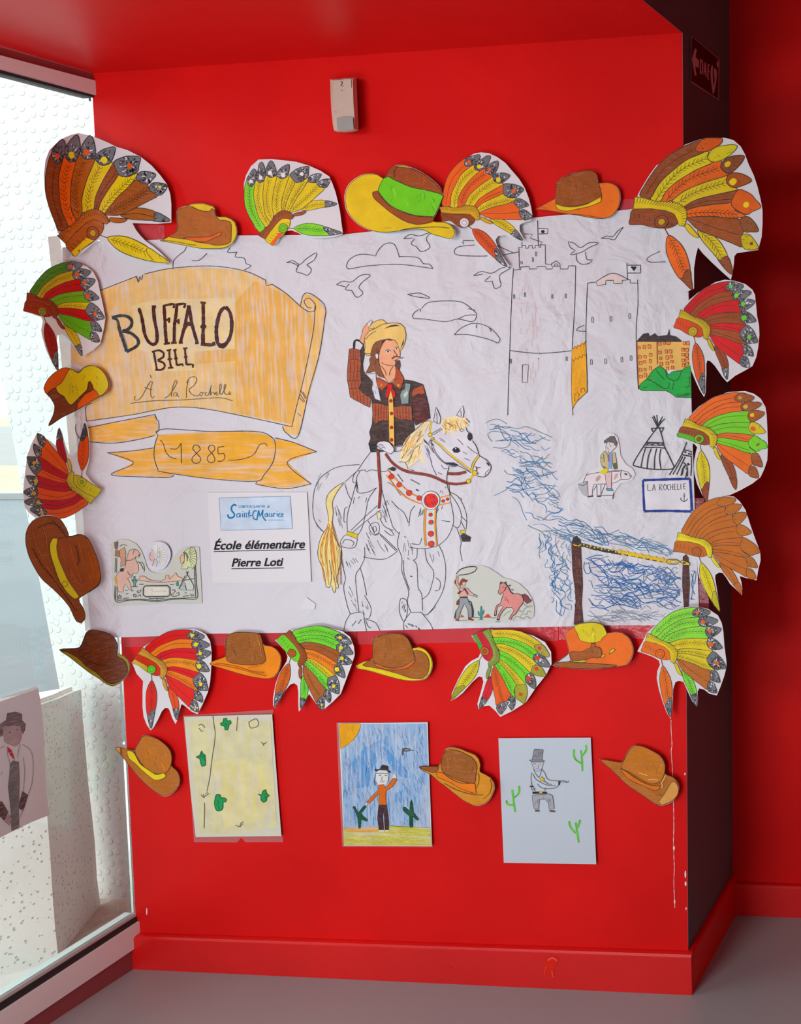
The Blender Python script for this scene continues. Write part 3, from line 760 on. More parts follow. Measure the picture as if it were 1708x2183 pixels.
# sky
for nm, c, k, lines in (
 ('cloud_drawing', (340, 480), 2.247, ['65,210 68,170 100,138 118,125 130,103', '155,170 190,168 228,135', '340,108 325,130 372,130', '372,130 362,152 405,158 415,185 440,195 405,215']),
 ('cloud_drawing', (340, 480), 2.247, ['1030,145 960,140 910,165 895,200 905,210 1000,195 1150,188 1310,208', '1310,208 1292,186 1265,185 1235,155 1150,150', '1150,155 1125,92 1080,90 1045,125 1035,150']),
 ('cloud_drawing', (340, 480), 2.247, ['1188,332 1240,325 1272,335 1295,350 1230,343 1188,332']),
 ('cloud_drawing', (340, 480), 2.247, ['1255,400 1290,370 1380,363 1450,370 1500,405 1520,430 1500,462 1430,450 1370,462 1270,450 1215,445 1220,420 1250,402 1250,415', '1430,450 1470,432 1515,430', '1480,400 1512,408']),
 ('cloud_drawing', (340, 480), 2.247, ['1412,525 1450,490 1510,470 1580,490 1632,545 1620,565', '1620,565 1570,545 1480,525 1412,525', '1520,475 1518,492', '1580,490 1590,510']),
 ('cloud_drawing', (340, 480), 2.247, ['1515,75 1455,75 1458,92', '1510,95 1430,105 1412,130 1440,145 1560,148 1620,138', '1615,55 1610,90 1700,135']),
 ('cloud_drawing', (1060, 470), 3.882, ['1395,342 1270,345 1238,325 1265,295 1350,255']), ('cloud_drawing', (1060, 470), 3.882, ['735,918 655,912 668,890 722,868']),
 ('bird_drawing', (340, 480), 2.247, ['608,180 640,170 672,188 705,160 752,132 742,165 705,190', '705,190 728,213 710,240 682,230', '682,230 655,222 668,188', '608,180 640,182 668,198']),
 ('bird_drawing', (340, 480), 2.247, ['848,285 880,268 920,272 965,240 1010,240 970,275 955,300 975,325 945,346 920,312', '920,312 890,308 908,282', '848,285 890,295']),
 ('bird_drawing', (340, 480), 2.247, ['1170,65 1200,45 1245,52 1280,40 1302,35', '1302,35 1278,65 1296,105 1255,127 1230,102', '1230,102 1205,90 1222,66', '1170,65 1215,62']),
 ('bird_drawing', (340, 480), 2.247, ['1505,242 1540,222 1592,230 1640,205 1682,205 1630,240 1636,290 1605,302 1595,268', '1595,268 1558,270 1585,245', '1505,242 1550,235']),
 ('bird_drawing', (1060, 470), 3.882, ['590,175 640,190 690,225 760,185 840,188 760,225 700,262 620,285', '590,175 605,225 645,248 605,278 620,285', '655,275 660,330 700,362 760,355 788,325 745,325 730,260']),
 ('bird_drawing', (1060, 470), 3.882, ['860,148 910,128 955,135 1000,85 1045,55', '1045,55 1005,110 970,160 925,150 860,148'])):
    D = Draw(nm, c, k); D.l(1.5, PEN, *lines); D.done()
# towers
C4, K4 = (1060, 470), 3.882
D = Draw('tower_drawing', C4, K4, mat='pen')
D.l(1.5, PEN, '135,395 122,600 110,900 100,1200 92,1400 88,1612', '650,376 642,700 622,1050 616,1400 628,1612', '105,1077 300,1098 450,1095 620,1078', '185,400 182,310 180,222')
D.l(1.5, PEN, '130,410 195,406 195,386 265,380 268,402 330,400 330,382 400,380 405,402 455,402 460,378 520,378 525,402 585,402 590,376 650,376', '180,225 205,225 205,180', '205,208 235,206 238,230 262,228 262,206 290,206 292,230 315,228 315,206 345,206 345,225 362,222 362,202 398,202 400,360 450,366', '450,378 450,358 490,335 520,360 520,378', '335,0 340,210', '343,65 420,65 418,108 345,112', '225,110 292,115 270,145 372,180 350,210', '30,290 180,260', sm=False)
D.l(1.2, PEN, *['%d,%d %d,%d %d,%d %d,%d' % (x - 5, y - 18, x + 5, y - 16, x + 5, y + 18, x - 5, y + 16) for x, y in ((140, 630), (230, 615), (456, 628), (567, 625), (322, 278), (296, 325), (112, 1165), (575, 1145))], sm=False, closed=True)
D.l(1.2, PEN, '210,1195 258,1195 252,1340 208,1340', sm=False, closed=True); D.l(1.2, PEN, '195,360 197,338 207,340 208,362', '475,378 477,360 500,360 502,378')
D.d(DK, (378, 92, 14), (343, 1145, 5)); D.done()
D = Draw('tower_drawing', C4, K4, mat='pen')
D.f((214, 200, 196), '820,500 955,437 1085,490 1036,497 1033,522 965,522 962,495 900,497 898,530 830,537')
D.l(1.5, PEN, '750,515 740,700 735,1000 746,1300 745,1425', '1163,490 1165,700 1150,900 1158,1200 1168,1400', '820,505 955,436 1085,488')
D.l(1.5, PEN, '750,518 820,510 828,538 898,530 900,496 962,495 965,522 1033,522 1036,495 1100,490 1102,518 1163,518', '1073,352 1080,485', '1077,370 1188,370 1188,435 1082,435', sm=False)
D.l(1.2, PEN, *['%d,%d %d,%d %d,%d %d,%d' % (x - 7, y - 20, x + 6, y - 20, x + 7, y + 20, x - 6, y + 20) for x, y in ((790, 823), (942, 815), (1098, 790), (780, 1172), (898, 1165), (1032, 1152), (1108, 1140))], closed=True)
D.f(DK, '1105,385 1118,378 1130,385 1145,378 1152,390 1132,420'); D.done()
D = Draw('rampart_drawing', C4, K4)
D.f((222, 160, 34), '620,1070 640,1050 680,1030 735,995 742,1420 690,1460 645,1520 626,1560 616,1400').l(1.4, (90, 60, 20), '620,1050 636,1062 640,1040 660,1060 668,1030 690,1042 700,1015 720,1028 735,990', '622,1150 640,1170 648,1135 672,1150 680,1120 702,1140 710,1110 738,1120', '626,1560 660,1500 745,1420', '645,1500 645,1440 665,1420 680,1440 665,1490', '695,1425 700,1390 720,1385 728,1420')
D.hatch('620,1070 735,1010 742,1400 630,1540', 40, 88, 20, 1.2, (205, 140, 24)); D.done()
D = Draw('building_drawing', C4, K4)
D.f((218, 178, 108), '1155,1005 1590,1000 1600,1215 1490,1240 1320,1230 1170,1380 1160,1200').f((50, 34, 38), '1155,1002 1210,940 1250,932 1265,960 1305,935 1330,960 1410,950 1425,898 1430,950 1480,962 1532,1002', line=DK)
wr = (140, 62, 42)
for x, y in ((1180,1055),(1220,1047),(1262,1043),(1183,1132),(1225,1128),(1272,1112),(1190,1180),(1222,1170),(1270,1165),(1188,1237),(1225,1235),(1270,1222),(1192,1292),(1228,1280),(1345,1020),(1385,1015),(1420,1015),(1348,1092),(1400,1085),(1435,1085),(1355,1142),(1408,1135),(1440,1128),(1408,1182),(1447,1168),(1410,1225),(1452,1218),(1358,1188),(1538,1070),(1572,1072),(1540,1112),(1572,1112),(1540,1158),(1572,1145),(1542,1198),(1572,1185),(1550,1015),(1580,1015)):
    w_, h_ = random.uniform(9, 13), random.uniform(10, 16)
    D.f((226, 150, 96), '%d,%d %d,%d %d,%d %d,%d' % (x - w_, y - h_, x + w_, y - h_ + 3, x + w_ - 2, y + h_, x - w_ + 1, y + h_), line=wr, lw=1.3)
D.l(1.3, wr, '1322,1005 1325,1190', '1155,1005 1170,1380'); D.done()
D = Draw('tree_drawing', C4, K4, base=.0008)
D.f((46, 160, 70), '1170,1390 1190,1350 1240,1310 1290,1240 1345,1202 1395,1240 1415,1280 1450,1252 1530,1240 1560,1215 1602,1200 1608,1467 1480,1462 1440,1430 1400,1410 1200,1408', line=(14, 60, 30))
D.l(1.8, (14, 70, 36), '1240,1310 1300,1340 1380,1390 1420,1385 1425,1340', '1395,1240 1410,1300 1460,1330 1450,1400', '1460,1330 1500,1310 1530,1240', '1590,1290 1590,1370 1560,1380', '1310,1230 1350,1280 1390,1320', '1480,1440 1590,1445')
D.hatch('1180,1390 1200,1350 1300,1400 1390,1405', 22, -20, 12, 1.6, (20, 110, 50)); D.hatch('1480,1440 1600,1420 1600,1460 1490,1460', 20, 10, 14, 2, (20, 110, 50)); D.done()
# rider
CR, KR = (710, 660), 6.569
D = Draw('rider_drawing', CR, KR)
FRI = (158, 88, 64); JK = (62, 44, 40)
D.f(FRI, '230,552 290,545 380,570 390,700 410,860 390,960 400,1030 360,1110 450,1190 530,1235 517,1370 450,1340 380,1300 300,1262 240,1222 225,1100 200,980 202,850 215,700', line=DK)
for q in ('250,560 250,700 240,850', '285,555 285,700', '320,560 315,700', '350,565 352,700', '215,720 300,690 385,720', '210,860 270,880 330,865 390,870', '205,990 260,1000 310,985 370,1010', '225,1100 290,1110 350,1100', '250,730 245,860', '300,710 300,870', '345,720 345,865', '245,880 240,990', '290,880 290,990', '340,880 340,1000', '265,1000 262,1100', '310,1000 310,1110', '355,1020 350,1090', '280,1115 290,1240', '330,1110 345,1260', '370,1140 390,1290', '425,1190 430,1320', '480,1220 480,1350'): D.l(1.2, (96, 30, 26), q)
D.f(JK, '385,570 430,480 442,620 415,760 425,860 470,930 560,1010 620,960 780,1040 880,1000 1000,985 1120,1000 1260,1050 1300,1180 1340,1340 1362,1520 1160,1620 1130,1560 1145,1720 1020,1800 985,1890 860,1912 720,1840 620,1860 610,1960 740,1985 530,1995 500,1880 530,1800 510,1720 550,1600 560,1420 540,1240 440,1180 362,1110 402,1010 385,860 402,700', line=(24, 20, 22))
D.l(4.5, (24, 22, 26), '292,545 302,440 335,425 375,440 430,485'); D.f((24, 22, 26), '500,1880 600,1880 620,1950 740,1985 530,1998')
D.f((222, 166, 136), '372,430 400,360 420,270 470,200 540,142 552,170 525,212 582,190 560,225 510,250 522,290 452,370 440,430 432,482 392,455', line=DK, lw=1)
D.f((218, 216, 220), '490,190 540,145 545,170 510,215 575,190 560,215 500,240')
D.f((86, 36, 34), '1110,1240 1290,1180 1330,1340 1360,1520 1160,1618 1135,1500', line=DK, lw=1)
D.hatch('1120,1240 1290,1190 1350,1510 1160,1600', 50, 85, 14, 1.4, (50, 22, 24)); D.hatch('550,1620 1130,1580 1130,1720 980,1880 620,1850', 50, 80, 12, 1.4, (44, 30, 28))
D.f((130, 82, 54), '560,490 640,442 700,420 745,412 700,460 660,560 640,640 650,760 680,850 720,960 640,930 580,862 520,882 458,885 490,830 522,760 510,700 540,650 525,600', line=(60, 36, 26), lw=1.1)
D.hatch('560,490 650,470 640,640 660,800 600,850 540,640', 30, 95, 14, 1.2, (90, 54, 36))
D.f((226, 168, 134), '742,415 800,432 860,425 905,470 925,540 940,600 938,680 885,705 870,780 888,880 882,950 790,1032 740,980 700,900 670,830 650,750 640,650 660,560 700,470', line=DK, lw=1)
D.f((60, 36, 30), '680,440 742,412 860,410 900,450 860,428 800,436 745,425 690,490')
D.f((224, 192, 122), '440,420 450,370 510,300 500,250 560,180 640,145 700,143 752,190 850,185 940,195 1000,250 1024,350 1012,440 980,530 940,582 905,480 870,430 780,408 680,425 600,452 560,500 540,560 520,650 470,642 435,605 455,520', line=(84, 74, 48), lw=1.2)
D.l(1.4, (84, 74, 48), '510,300 600,260 700,205 850,185', '450,420 520,350 600,300', '440,600 470,620 520,615', '520,262 560,272 580,250'); D.f(DK, '710,270 800,222 870,208 940,225 860,235 780,250'); D.f(DK, '990,400 992,470 940,560 965,490')
D.f((84, 50, 40), '870,715 935,708 947,780 930,852 880,800'); D.l(3, (70, 34, 30), '822,690 862,662 900,655 930,665'); D.l(1.4, (50, 36, 40), '930,665 955,685 985,668')
D.d((245, 240, 232), (770, 588, 26), (885, 548, 20)); D.d((30, 36, 34), (770, 588, 15), (887, 548, 12)); D.l(1.4, DK, '735,575 770,562 808,580', '865,530 890,525 915,535', '850,560 872,610 900,632 880,655', '848,640 852,650')
D.l(1.3, (90, 52, 40), '680,745 750,775 870,787', '675,790 730,860 745,920', '840,800 800,860 792,920', '850,715 900,700'); D.f((214, 214, 222), '592,630 615,612 635,630 632,680 612,695 595,660', line=(80, 90, 120), lw=1)
D.f((176, 92, 66), '602,990 630,950 780,1035 720,1100 690,1132 620,1080', line=DK, lw=1).f((170, 86, 60), '870,970 890,800 940,870 990,960 980,1020 940,1120 830,1030', line=DK, lw=1)
D.d((206, 160, 60), (677, 1060, 14), (915, 1060, 18)); D.f((206, 208, 214), '462,900 600,900 605,1000 640,1130 670,1280 590,1250 545,1120 558,1010', line=(90, 90, 96), lw=1); D.hatch('470,910 600,920 640,1230 590,1240', 26, 70, 7, 1, (90, 94, 100))
D.f((130, 148, 142), '1010,1030 1088,1040 1080,1100 1062,1180 1058,1312 960,1325 940,1200 960,1140 1010,1110', line=(60, 66, 66), lw=1); D.f((190, 196, 190), '985,1190 1040,1130 1050,1180 1000,1240')
D.f((166, 88, 64), '1100,1172 1130,1110 1262,1055 1287,1170 1240,1190 1200,1175 1160,1200 1120,1222', line=DK, lw=1)
D.f(FRI, '545,1310 640,1310 775,1350 775,1550 740,1560 700,1545 650,1565 600,1600 565,1560', line=DK, lw=1).f(FRI, '850,1360 960,1350 1100,1352 1112,1550 1050,1550 1000,1530 950,1545 900,1525 860,1500', line=DK, lw=1)
D.l(1.2, (96, 34, 30), *['%d,1330 %d,1430 %d,1570' % (x, x - 6, x - 8) for x in (600, 640, 680, 720, 755)]); D.l(1.2, (96, 34, 30), *['%d,1365 %d,1450 %d,1540' % (x, x + 4, x + 8) for x in (895, 935, 975, 1020, 1060)])
D.f((224, 184, 104), '775,1235 810,1120 842,1240 855,1500 862,1912 786,1842 780,1500', line=DK, lw=1)
D.f((202, 40, 42), '760,1105 735,1190 750,1252 790,1180 800,1110 835,1110 870,1150 872,1222 842,1232 820,1130'); D.d((202, 40, 42), (797, 1078, 38)); D.d((186, 44, 36), (812, 1278, 22), (820, 1455, 22), (820, 1650, 22), (820, 1825, 22), line=(90, 20, 20))
D.f((212, 210, 216), '608,1895 640,1852 720,1840 790,1862 852,1940 850,1985 810,2022 740,1992 660,1945', line=PEN, lw=1.2); D.l(1.1, PEN, '630,1900 660,1885 700,1895', '645,1920 680,1905 720,1915', '665,1945 700,1930 740,1940', '850,1925 930,1915 985,1905', '860,1930 865,1985', '880,1925 880,1982', '850,1990 940,1980 970,1950')
D.done()
# horse
CB, KB = (660, 960), 4.27
CH, KH = (790, 850), 6.1
D = Draw('horse_drawing', CB, KB, base=.0004)
MN = (226, 210, 172)
D.f((236, 208, 146), '310,290 230,340 170,400 150,480 170,600 165,690 110,780 80,880 80,980 130,1100 150,1240 180,1250 200,1230 225,1300 240,1250 265,1255 250,1150 290,1000 290,900 250,830 210,700 215,560 210,470 250,380')
for i in range(26):
    t = random.random(); x = 90 + 190 * t; D.l(1, random.choice(((206, 130, 60), (120, 96, 70), (226, 170, 80))), '%d,%d %d,%d %d,%d' % (170 + t * 40, 700 + random.uniform(-60, 60), x, 900, x + random.uniform(5, 40), random.uniform(1050, 1230)))
D.l(1.3, PEN, '455,130 380,135 290,145 200,175 100,250 50,340 30,470 35,600 70,680 130,745', '310,290 230,340 170,400 150,480 170,600 165,690 110,780 80,880 80,980 130,1100 150,1240', '150,1240 180,1250 200,1150 180,1000', '200,1230 225,1300 240,1250 215,1130', '240,1250 265,1255 250,1150 290,1000 290,900 250,830 210,700 215,560 210,470 250,380 310,300',
 '560,10 500,90 440,180', '440,180 400,230 395,290 420,300 430,240 460,190', '440,190 500,178 520,195 560,178 620,188', '320,290 430,190', '640,190 700,190 720,160', '420,310 440,385 530,380 610,340', '420,310 385,440 350,560 340,640 345,740', '610,340 540,440 510,570 480,700 440,770', '375,730 500,610 620,500', '395,745 520,640 645,545', '320,300 350,400 378,445', '345,515 320,530 312,650 330,655',
 '280,830 330,770 430,795 435,815 405,885 300,880 278,835', '300,850 320,815 380,820 405,840 390,872', '290,880 290,1000 325,1160 310,1250 340,1400 370,1490', '500,880 500,980 460,1070 420,1140 430,1300 450,1480', '460,1070 490,1170 520,1320', '500,1320 560,1440 540,1530 500,1530', '370,1490 330,1560 310,1650', '370,1490 480,1475 500,1560 520,1650', '520,1540 600,1570 640,1640', '510,1540 530,1600 560,1620',
 '490,970 600,990 700,985 800,920', '530,640 560,690 600,770 640,760 800,910', '630,600 680,690 760,730', '640,770 700,830 790,920', '710,290 770,330 830,410', '745,460 800,520 860,570 900,660', '960,505 920,560 905,690', '650,330 690,480 740,640 760,700 815,760', '820,740 800,860 840,980 840,1100 900,1280 890,1380 920,1470', '980,890 975,980 940,1000', '940,1000 975,1040 985,1200 990,1260 1020,1310 1030,1460', '855,1000 860,1120 910,1270',
 '1050,900 1070,1010 1130,1110 1110,1230 1080,1310 1020,1360', '1180,870 1220,960 1240,1090 1220,1260 1150,1400 1070,1500', '1150,1160 1190,1200 1180,1270 1140,1280', '920,1475 1020,1475', '920,1475 860,1560 860,1640', '1020,1478 1100,1580 1125,1640', '830,1350 880,1360 890,1470 860,1560 820,1480 818,1390 830,1350', '1010,1470 1060,1500 1140,1430 1145,1400', '1270,310 1280,440 1310,600 1300,700 1250,800 1170,870', '910,885 1050,895 1160,872', '930,850 1000,855 1020,800', '1200,640 1280,650',
 '1280,380 1350,420 1400,500 1430,600 1425,720', '1280,400 1340,480 1380,580 1370,680 1340,705 1300,680', '1340,705 1380,830 1370,900 1390,1010', '1350,430 1385,440 1380,460', '1380,600 1430,650', '1375,640 1415,720', '730,720 770,770 740,775 680,730')
D.l(1.2, PEN, '540,700 560,670 610,655 635,690 630,750 600,775 560,750 540,700', '575,700 600,690 610,730 590,745 575,700', '455,420 440,440', '410,425 395,490', '520,430 510,475')
D.f(DK, '425,250 440,330 445,385 420,300'); D.hatch('60,600 150,700 120,760 60,680', 14, 50, 9); D.hatch('300,1000 420,930 470,1040 380,1100', 26, 55, 14); D.hatch('330,1200 430,1320 440,1470 370,1470', 26, 65, 14); D.hatch('460,1290 550,1400 530,1520 470,1480', 18, 70, 12); D.hatch('510,720 780,920 660,970 510,950', 46, 60, 16); D.hatch('640,360 740,500 740,680 660,640', 34, 70, 16, col=(80, 80, 96)); D.hatch('750,460 850,540 870,600 790,540', 12, 45, 9, 1.3, (60, 60, 80))
D.hatch('980,510 1050,520 1020,630 970,600', 20, 115, 10, 1.3, (70, 70, 84)); D.hatch('1150,500 1230,490 1200,600 1160,610', 18, 115, 12, 1.3, (60, 60, 74)); D.hatch('870,1560 1030,1600 1010,1640 870,1640', 26, 55, 9, 1.2, (60, 60, 74)); D.hatch('830,1370 880,1370 880,1470 840,1500', 18, 110, 7, 1.2, (60, 60, 84)); D.hatch('880,960 930,1000 900,1010 870,990', 12, 30, 7, 1.2, (60, 60, 84)); D.hatch('840,760 950,820 930,830 850,790', 10, 40, 8, 1.4, (60, 60, 84))
D.hatch('1060,910 1200,900 1210,1040 1130,1060', 16, 80, 22); D.hatch('840,770 970,880 960,980 840,960', 16, 85, 16); D.hatch('60,200 300,170 160,300 60,420', 20, 120, 16, .8); D.hatch('230,420 330,500 300,740 220,640', 18, 80, 18, .8); D.hatch('340,1500 470,1490 480,1640 330,1640', 9, 130, 22, 1.5, (60, 60, 74)); D.hatch('910,1140 960,1150 930,1160', 8, 30, 5, 1.6, DK)
D.f((206, 190, 70), '345,735 440,765 432,805 338,770', line=PEN, lw=1).f((210, 196, 70), '1370,728 1422,728 1416,757 1376,757', line=PEN, lw=1).f(DK, '1372,775 1400,752 1470,790 1462,832 1392,832'); D.f((216, 206, 150), '612,560 650,565 652,622 622,628', line=PEN, lw=1.1); D.f((206, 208, 212), '624,575 640,578 640,612 628,614')
D.done()
D = Draw('harness_drawing', CB, KB, base=.0009)
OB = (224, 150, 66); RL = (134, 62, 50)
D.l(2.6, OB, '712,180 800,280 920,390 1030,435', '700,225 780,335 880,430 1012,488', '1180,432 1275,408', '1182,498 1275,478'); D.l(1, (170, 60, 40), '720,185 805,282 925,392 1030,430', '708,230 785,335 885,432')
D.l(3.4, (216, 152, 50), '1057,530 1046,700 1060,870', '1146,530 1142,690 1157,870'); D.l(.9, PEN, '1048,530 1038,700 1052,870', '1155,530 1150,690 1165,870')
D.d((208, 86, 72), (745, 240, 24), (815, 314, 23), (905, 388, 26), (998, 435, 23), (1215, 462, 13), (1255, 445, 13), (1100, 587, 16), (1104, 655, 20), (1103, 760, 25), (1106, 853, 27), line=(110, 30, 30))
D.d((214, 212, 216), (1102, 455, 84), line=PEN); D.d((216, 82, 74), (1106, 458, 64), line=(120, 30, 40)); D.l(1.6, (90, 40, 80), '1060,420 1055,460 1080,500', '1110,470 1130,500', '1125,450 1150,490', '1120,420 1145,435')
D.l(5, RL, '620,0 630,180 642,350 630,530', '690,30 760,120 880,188 1060,220 1150,250 1250,295 1350,306 1440,292', '1255,215 1350,216 1425,198'); D.l(.9, (60, 30, 28), '632,0 644,180 655,350 640,530', '690,40 760,132 880,202 1060,234 1150,262 1250,308 1350,318', '1255,203 1350,202 1420,186')
D.f(DK, '720,165 760,148 790,170 770,190 735,182'); D.done()
D = Draw('horse_head_drawing', CH, KH, base=.0010)
D.f((206, 206, 214), '780,300 900,330 1000,250 1240,380 1270,440 1330,540 1390,650 1410,730 1500,790 1562,870 1556,930 1490,1015 1380,1000 1300,960 1180,905 1020,882 1000,960 992,1060 850,1000 700,900 660,700 700,460')
D.f(MN, '790,290 700,300 600,400 500,480 430,580 400,660 370,820 450,835 490,912 560,850 640,780 690,860 715,850 665,700 680,560 700,460 745,350')
D.f(MN, '920,292 1000,240 1120,215 1240,250 1287,308 1220,300 1280,352 1230,370 1200,402 1130,410 1130,462 1060,422 1012,490 980,420 952,462 930,360')
MP = '790,290 700,300 600,400 500,480 430,580 400,660 370,820 450,835 490,912 560,850 640,780 690,860 665,700 680,560 700,460'
for c_, n_ in (((216, 150, 60), 70), ((92, 86, 80), 60), ((232, 186, 80), 60), ((240, 236, 226), 40)): D.hatch(MP, n_, 118, 22, 1.1, c_, .35)
FP = '920,292 1000,240 1120,215 1240,250 1280,350 1200,402 1130,455 1060,422 1012,490 952,462 930,360'
for c_, n_ in (((222, 160, 66), 50), ((92, 86, 80), 30), ((236, 190, 90), 40)): D.hatch(FP, n_, 60, 14, 1.1, c_, .6)
D.f((206, 206, 212), '820,290 840,180 855,112 890,190 912,250 900,332', line=PEN, lw=1.3).f((206, 206, 212), '1120,215 1160,150 1200,88 1216,170 1200,247', line=PEN, lw=1.3); D.l(1.4, DK, '860,180 865,260 868,330', '1175,150 1180,230')
D.l(1.4, PEN, '1240,380 1255,420 1280,440', '1320,545 1370,610 1395,680 1410,730', '1410,735 1460,770 1500,790 1545,840 1565,870 1560,930 1500,1010 1430,1015 1380,1000', '1545,920 1500,960 1490,1010', '780,520 800,640 860,740 950,830 1070,885 1150,875 1300,960', '790,540 820,640 880,740 970,830 1080,870 1140,860', '1020,880 1000,960 990,1060 1010,1180 1045,1245', '780,780 800,870 860,1000', '780,290 700,300 620,370 500,470 430,570', '370,820 450,830 490,912', '770,540 760,600 820,700')
D.l(1.3, PEN, '1260,620 1330,680 1400,720', '1130,525 1170,560 1205,600', '1200,690 1250,718', '1220,770 1295,805', '920,860 960,915 1000,905', '880,960 930,985', '1160,400 1190,390 1220,410 1190,430 1160,412', '520,1050 640,1115', '350,980 420,1080', '1240,260 1290,310')
D.f((24, 24, 34), '1258,500 1270,452 1292,438 1318,462 1325,515 1300,550 1270,535').f((24, 24, 30), '1062,668 1080,640 1115,628 1150,645 1170,685 1130,705 1085,700'); D.d((225, 225, 230), (1108, 650, 9))
D.f(DK, '1500,820 1545,845 1550,880 1520,860'); D.l(2, DK, '1370,880 1385,920 1380,950', '1385,900 1430,895', '1395,960 1400,985'); D.f((40, 40, 56), '960,830 1080,828 1145,858 1080,868 1000,852'); D.f((50, 50, 66), '690,520 740,570 760,610 700,560'); D.f((50, 50, 66), '780,570 830,600 810,610')
D.hatch('690,560 760,620 860,900 720,850', 30, 70, 16, .9, (120, 120, 136)); D.hatch('860,460 1000,560 940,600 860,520', 16, 30, 12, .9, (120, 120, 136)); D.hatch('500,900 640,900 640,950 520,940', 12, 30, 9, 1.2, (60, 60, 80)); D.hatch('520,1140 660,1200 640,1220 560,1180', 10, 30, 10, 1.8, (50, 50, 70)); D.hatch('900,1160 1000,1120 1000,1240 900,1250', 12, 100, 9, .9, (120, 120, 136)); D.hatch('270,1320 460,1500 480,1560 300,1360', 8, 45, 14, 1.5, (60, 60, 84))
YB_ = (216, 184, 60)
D.l(3.4, YB_, '800,520 900,590 980,670 1070,750 1200,850 1330,955', '1410,742 1345,830 1315,930', '795,300 775,400 772,450', '1340,980 1290,1050'); D.l(.9, PEN, '790,535 890,605 970,690 1060,765 1190,865 1310,965', '1398,735 1330,825 1302,925', '785,300 763,400', '1420,750 1358,838 1328,935'); D.l(1.2, PEN, '800,450 925,380', '815,470 935,395')
D.d((224, 190, 50), (775, 470, 27), (1355, 965, 32), (1275, 1072, 28), line=(70, 60, 30)); D.d((190, 170, 110), (812, 518, 18), line=PEN); D.done()
# sea
def scribble(D, poly, n, ang, L, cols, w_=1.2, amp=5):
    q = P(poly, D.k, *D.crop); xs = [p[0] for p in q]; ys = [p[1] for p in q]; k = 0; tries = 0
    while k < n and tries < n * 12:
        tries += 1
        x, y = random.uniform(min(xs), max(xs)), random.uniform(min(ys), max(ys))
        if not inside(x, y, q): continue
        a = math.radians(ang) + random.uniform(-.45, .45); l_ = L * random.uniform(.5, 1.3); pts = []; ph = random.uniform(0, 6.28); fr = random.uniform(.7, 1.8); c = random.uniform(-.5, .5); am = amp * random.uniform(.4, 1.3)
        for i in range(8):
            t = i / 7; aa = a + c * t; d = t * l_; o = math.sin(ph + t * 6.28 * fr) * am
            p = (x + math.cos(aa) * d - math.sin(aa) * o, y + math.sin(aa) * d + math.cos(aa) * o)
            if not inside(*p, q): break
            pts.append(p)
        if len(pts) > 3: D.ink.line(pts, w_ * random.uniform(.8, 1.2), random.choice(cols)); k += 1
CS, KS = (1020, 880), 3.558
BL = [(84, 132, 168), (70, 120, 164), (104, 128, 146), (56, 112, 166), (96, 140, 170)]
D = Draw('sea_drawing', CS, KS, mat='pen')
D.l(1.3, (96, 122, 140), '55,80 100,55 160,52 215,85', '110,125 200,105 300,120 360,105 430,130 560,188', '70,160 110,140 180,150 240,170', '70,160 80,190 105,220', '110,262 180,268 230,250 250,190', '130,215 190,205 240,185 290,200 400,220', '120,628 200,590 270,540 330,560')
scribble(D, '60,60 560,190 540,340 620,460 630,610 620,700 700,780 850,850 720,940 430,960 350,850 280,700 200,600 190,400 110,250 70,150', 78, 14, 55, BL, 1.25, 4)
scribble(D, '600,780 850,838 1250,925 1490,1005 1500,1085 1440,1130 1280,1060 800,990 560,960 430,920', 46, 14, 70, BL, 1.25, 4)
scribble(D, '430,900 720,900 712,1060 722,1500 560,1590 545,1300 530,1200 460,1120', 50, 80, 40, BL, 1.25, 6)
scribble(D, '795,1050 1545,1180 1545,1450 1500,1490 830,1510', 120, 8, 66, [(70, 108, 160), (56, 96, 166), (96, 128, 160), (52, 110, 176), (110, 130, 150)], 1.35, 6)
scribble(D, '830,1490 1500,1500 1380,1590 820,1600', 26, 6, 70, [(120, 134, 150)], .9, 3)
D.l(1.4, (50, 100, 150), '805,1130 800,1180 820,1220 850,1210 835,1140 810,1150', '1640,1200 1618,1300 1640,1380', '1615,1220 1630,1290 1615,1420', '1605,1410 1640,1415', '1620,1200 1650,1210 1640,1300'); D.done()
D = Draw('mooring_post_drawing', CS, KS, base=.0008)
D.f((78, 34, 28), '708,1000 718,950 745,935 775,970 780,1100 790,1300 782,1450 795,1602 725,1607 742,1400 715,1200', line=DK); D.f((40, 28, 28), '712,980 720,950 745,935 772,968 768,985'); D.hatch('715,1020 775,1020 785,1590 735,1590', 40, 86, 16, 1.2, (44, 20, 18)); D.hatch('715,1020 775,1020 785,1590 735,1590', 12, 86, 12, 1.2, (130, 84, 70)); D.done()
D = Draw('mooring_post_drawing', CS, KS, base=.0008)
D.f((78, 34, 30), '1553,1092 1575,1076 1592,1100 1602,1300 1592,1478 1562,1482 1548,1300', line=DK); D.hatch('1555,1100 1590,1100 1595,1470 1562,1470', 26, 88, 14, 1.1, (44, 20, 18)); D.done()
D = Draw('rope_drawing', CS, KS, base=.0012)
D.l(7.5, DK, '740,998 800,1005 860,1022 1000,1052 1150,1075 1300,1105 1400,1122'); D.l(2.4, (216, 184, 60), '720,1000 760,1010 780,998', '810,1008 850,1020')
for i in range(24):
    t = i / 23; D.d((214, 184, 60), (800 + 620 * t, 1004 + 118 * t + (4 if i % 2 else -4), 7 + 9 * (t > .4)))
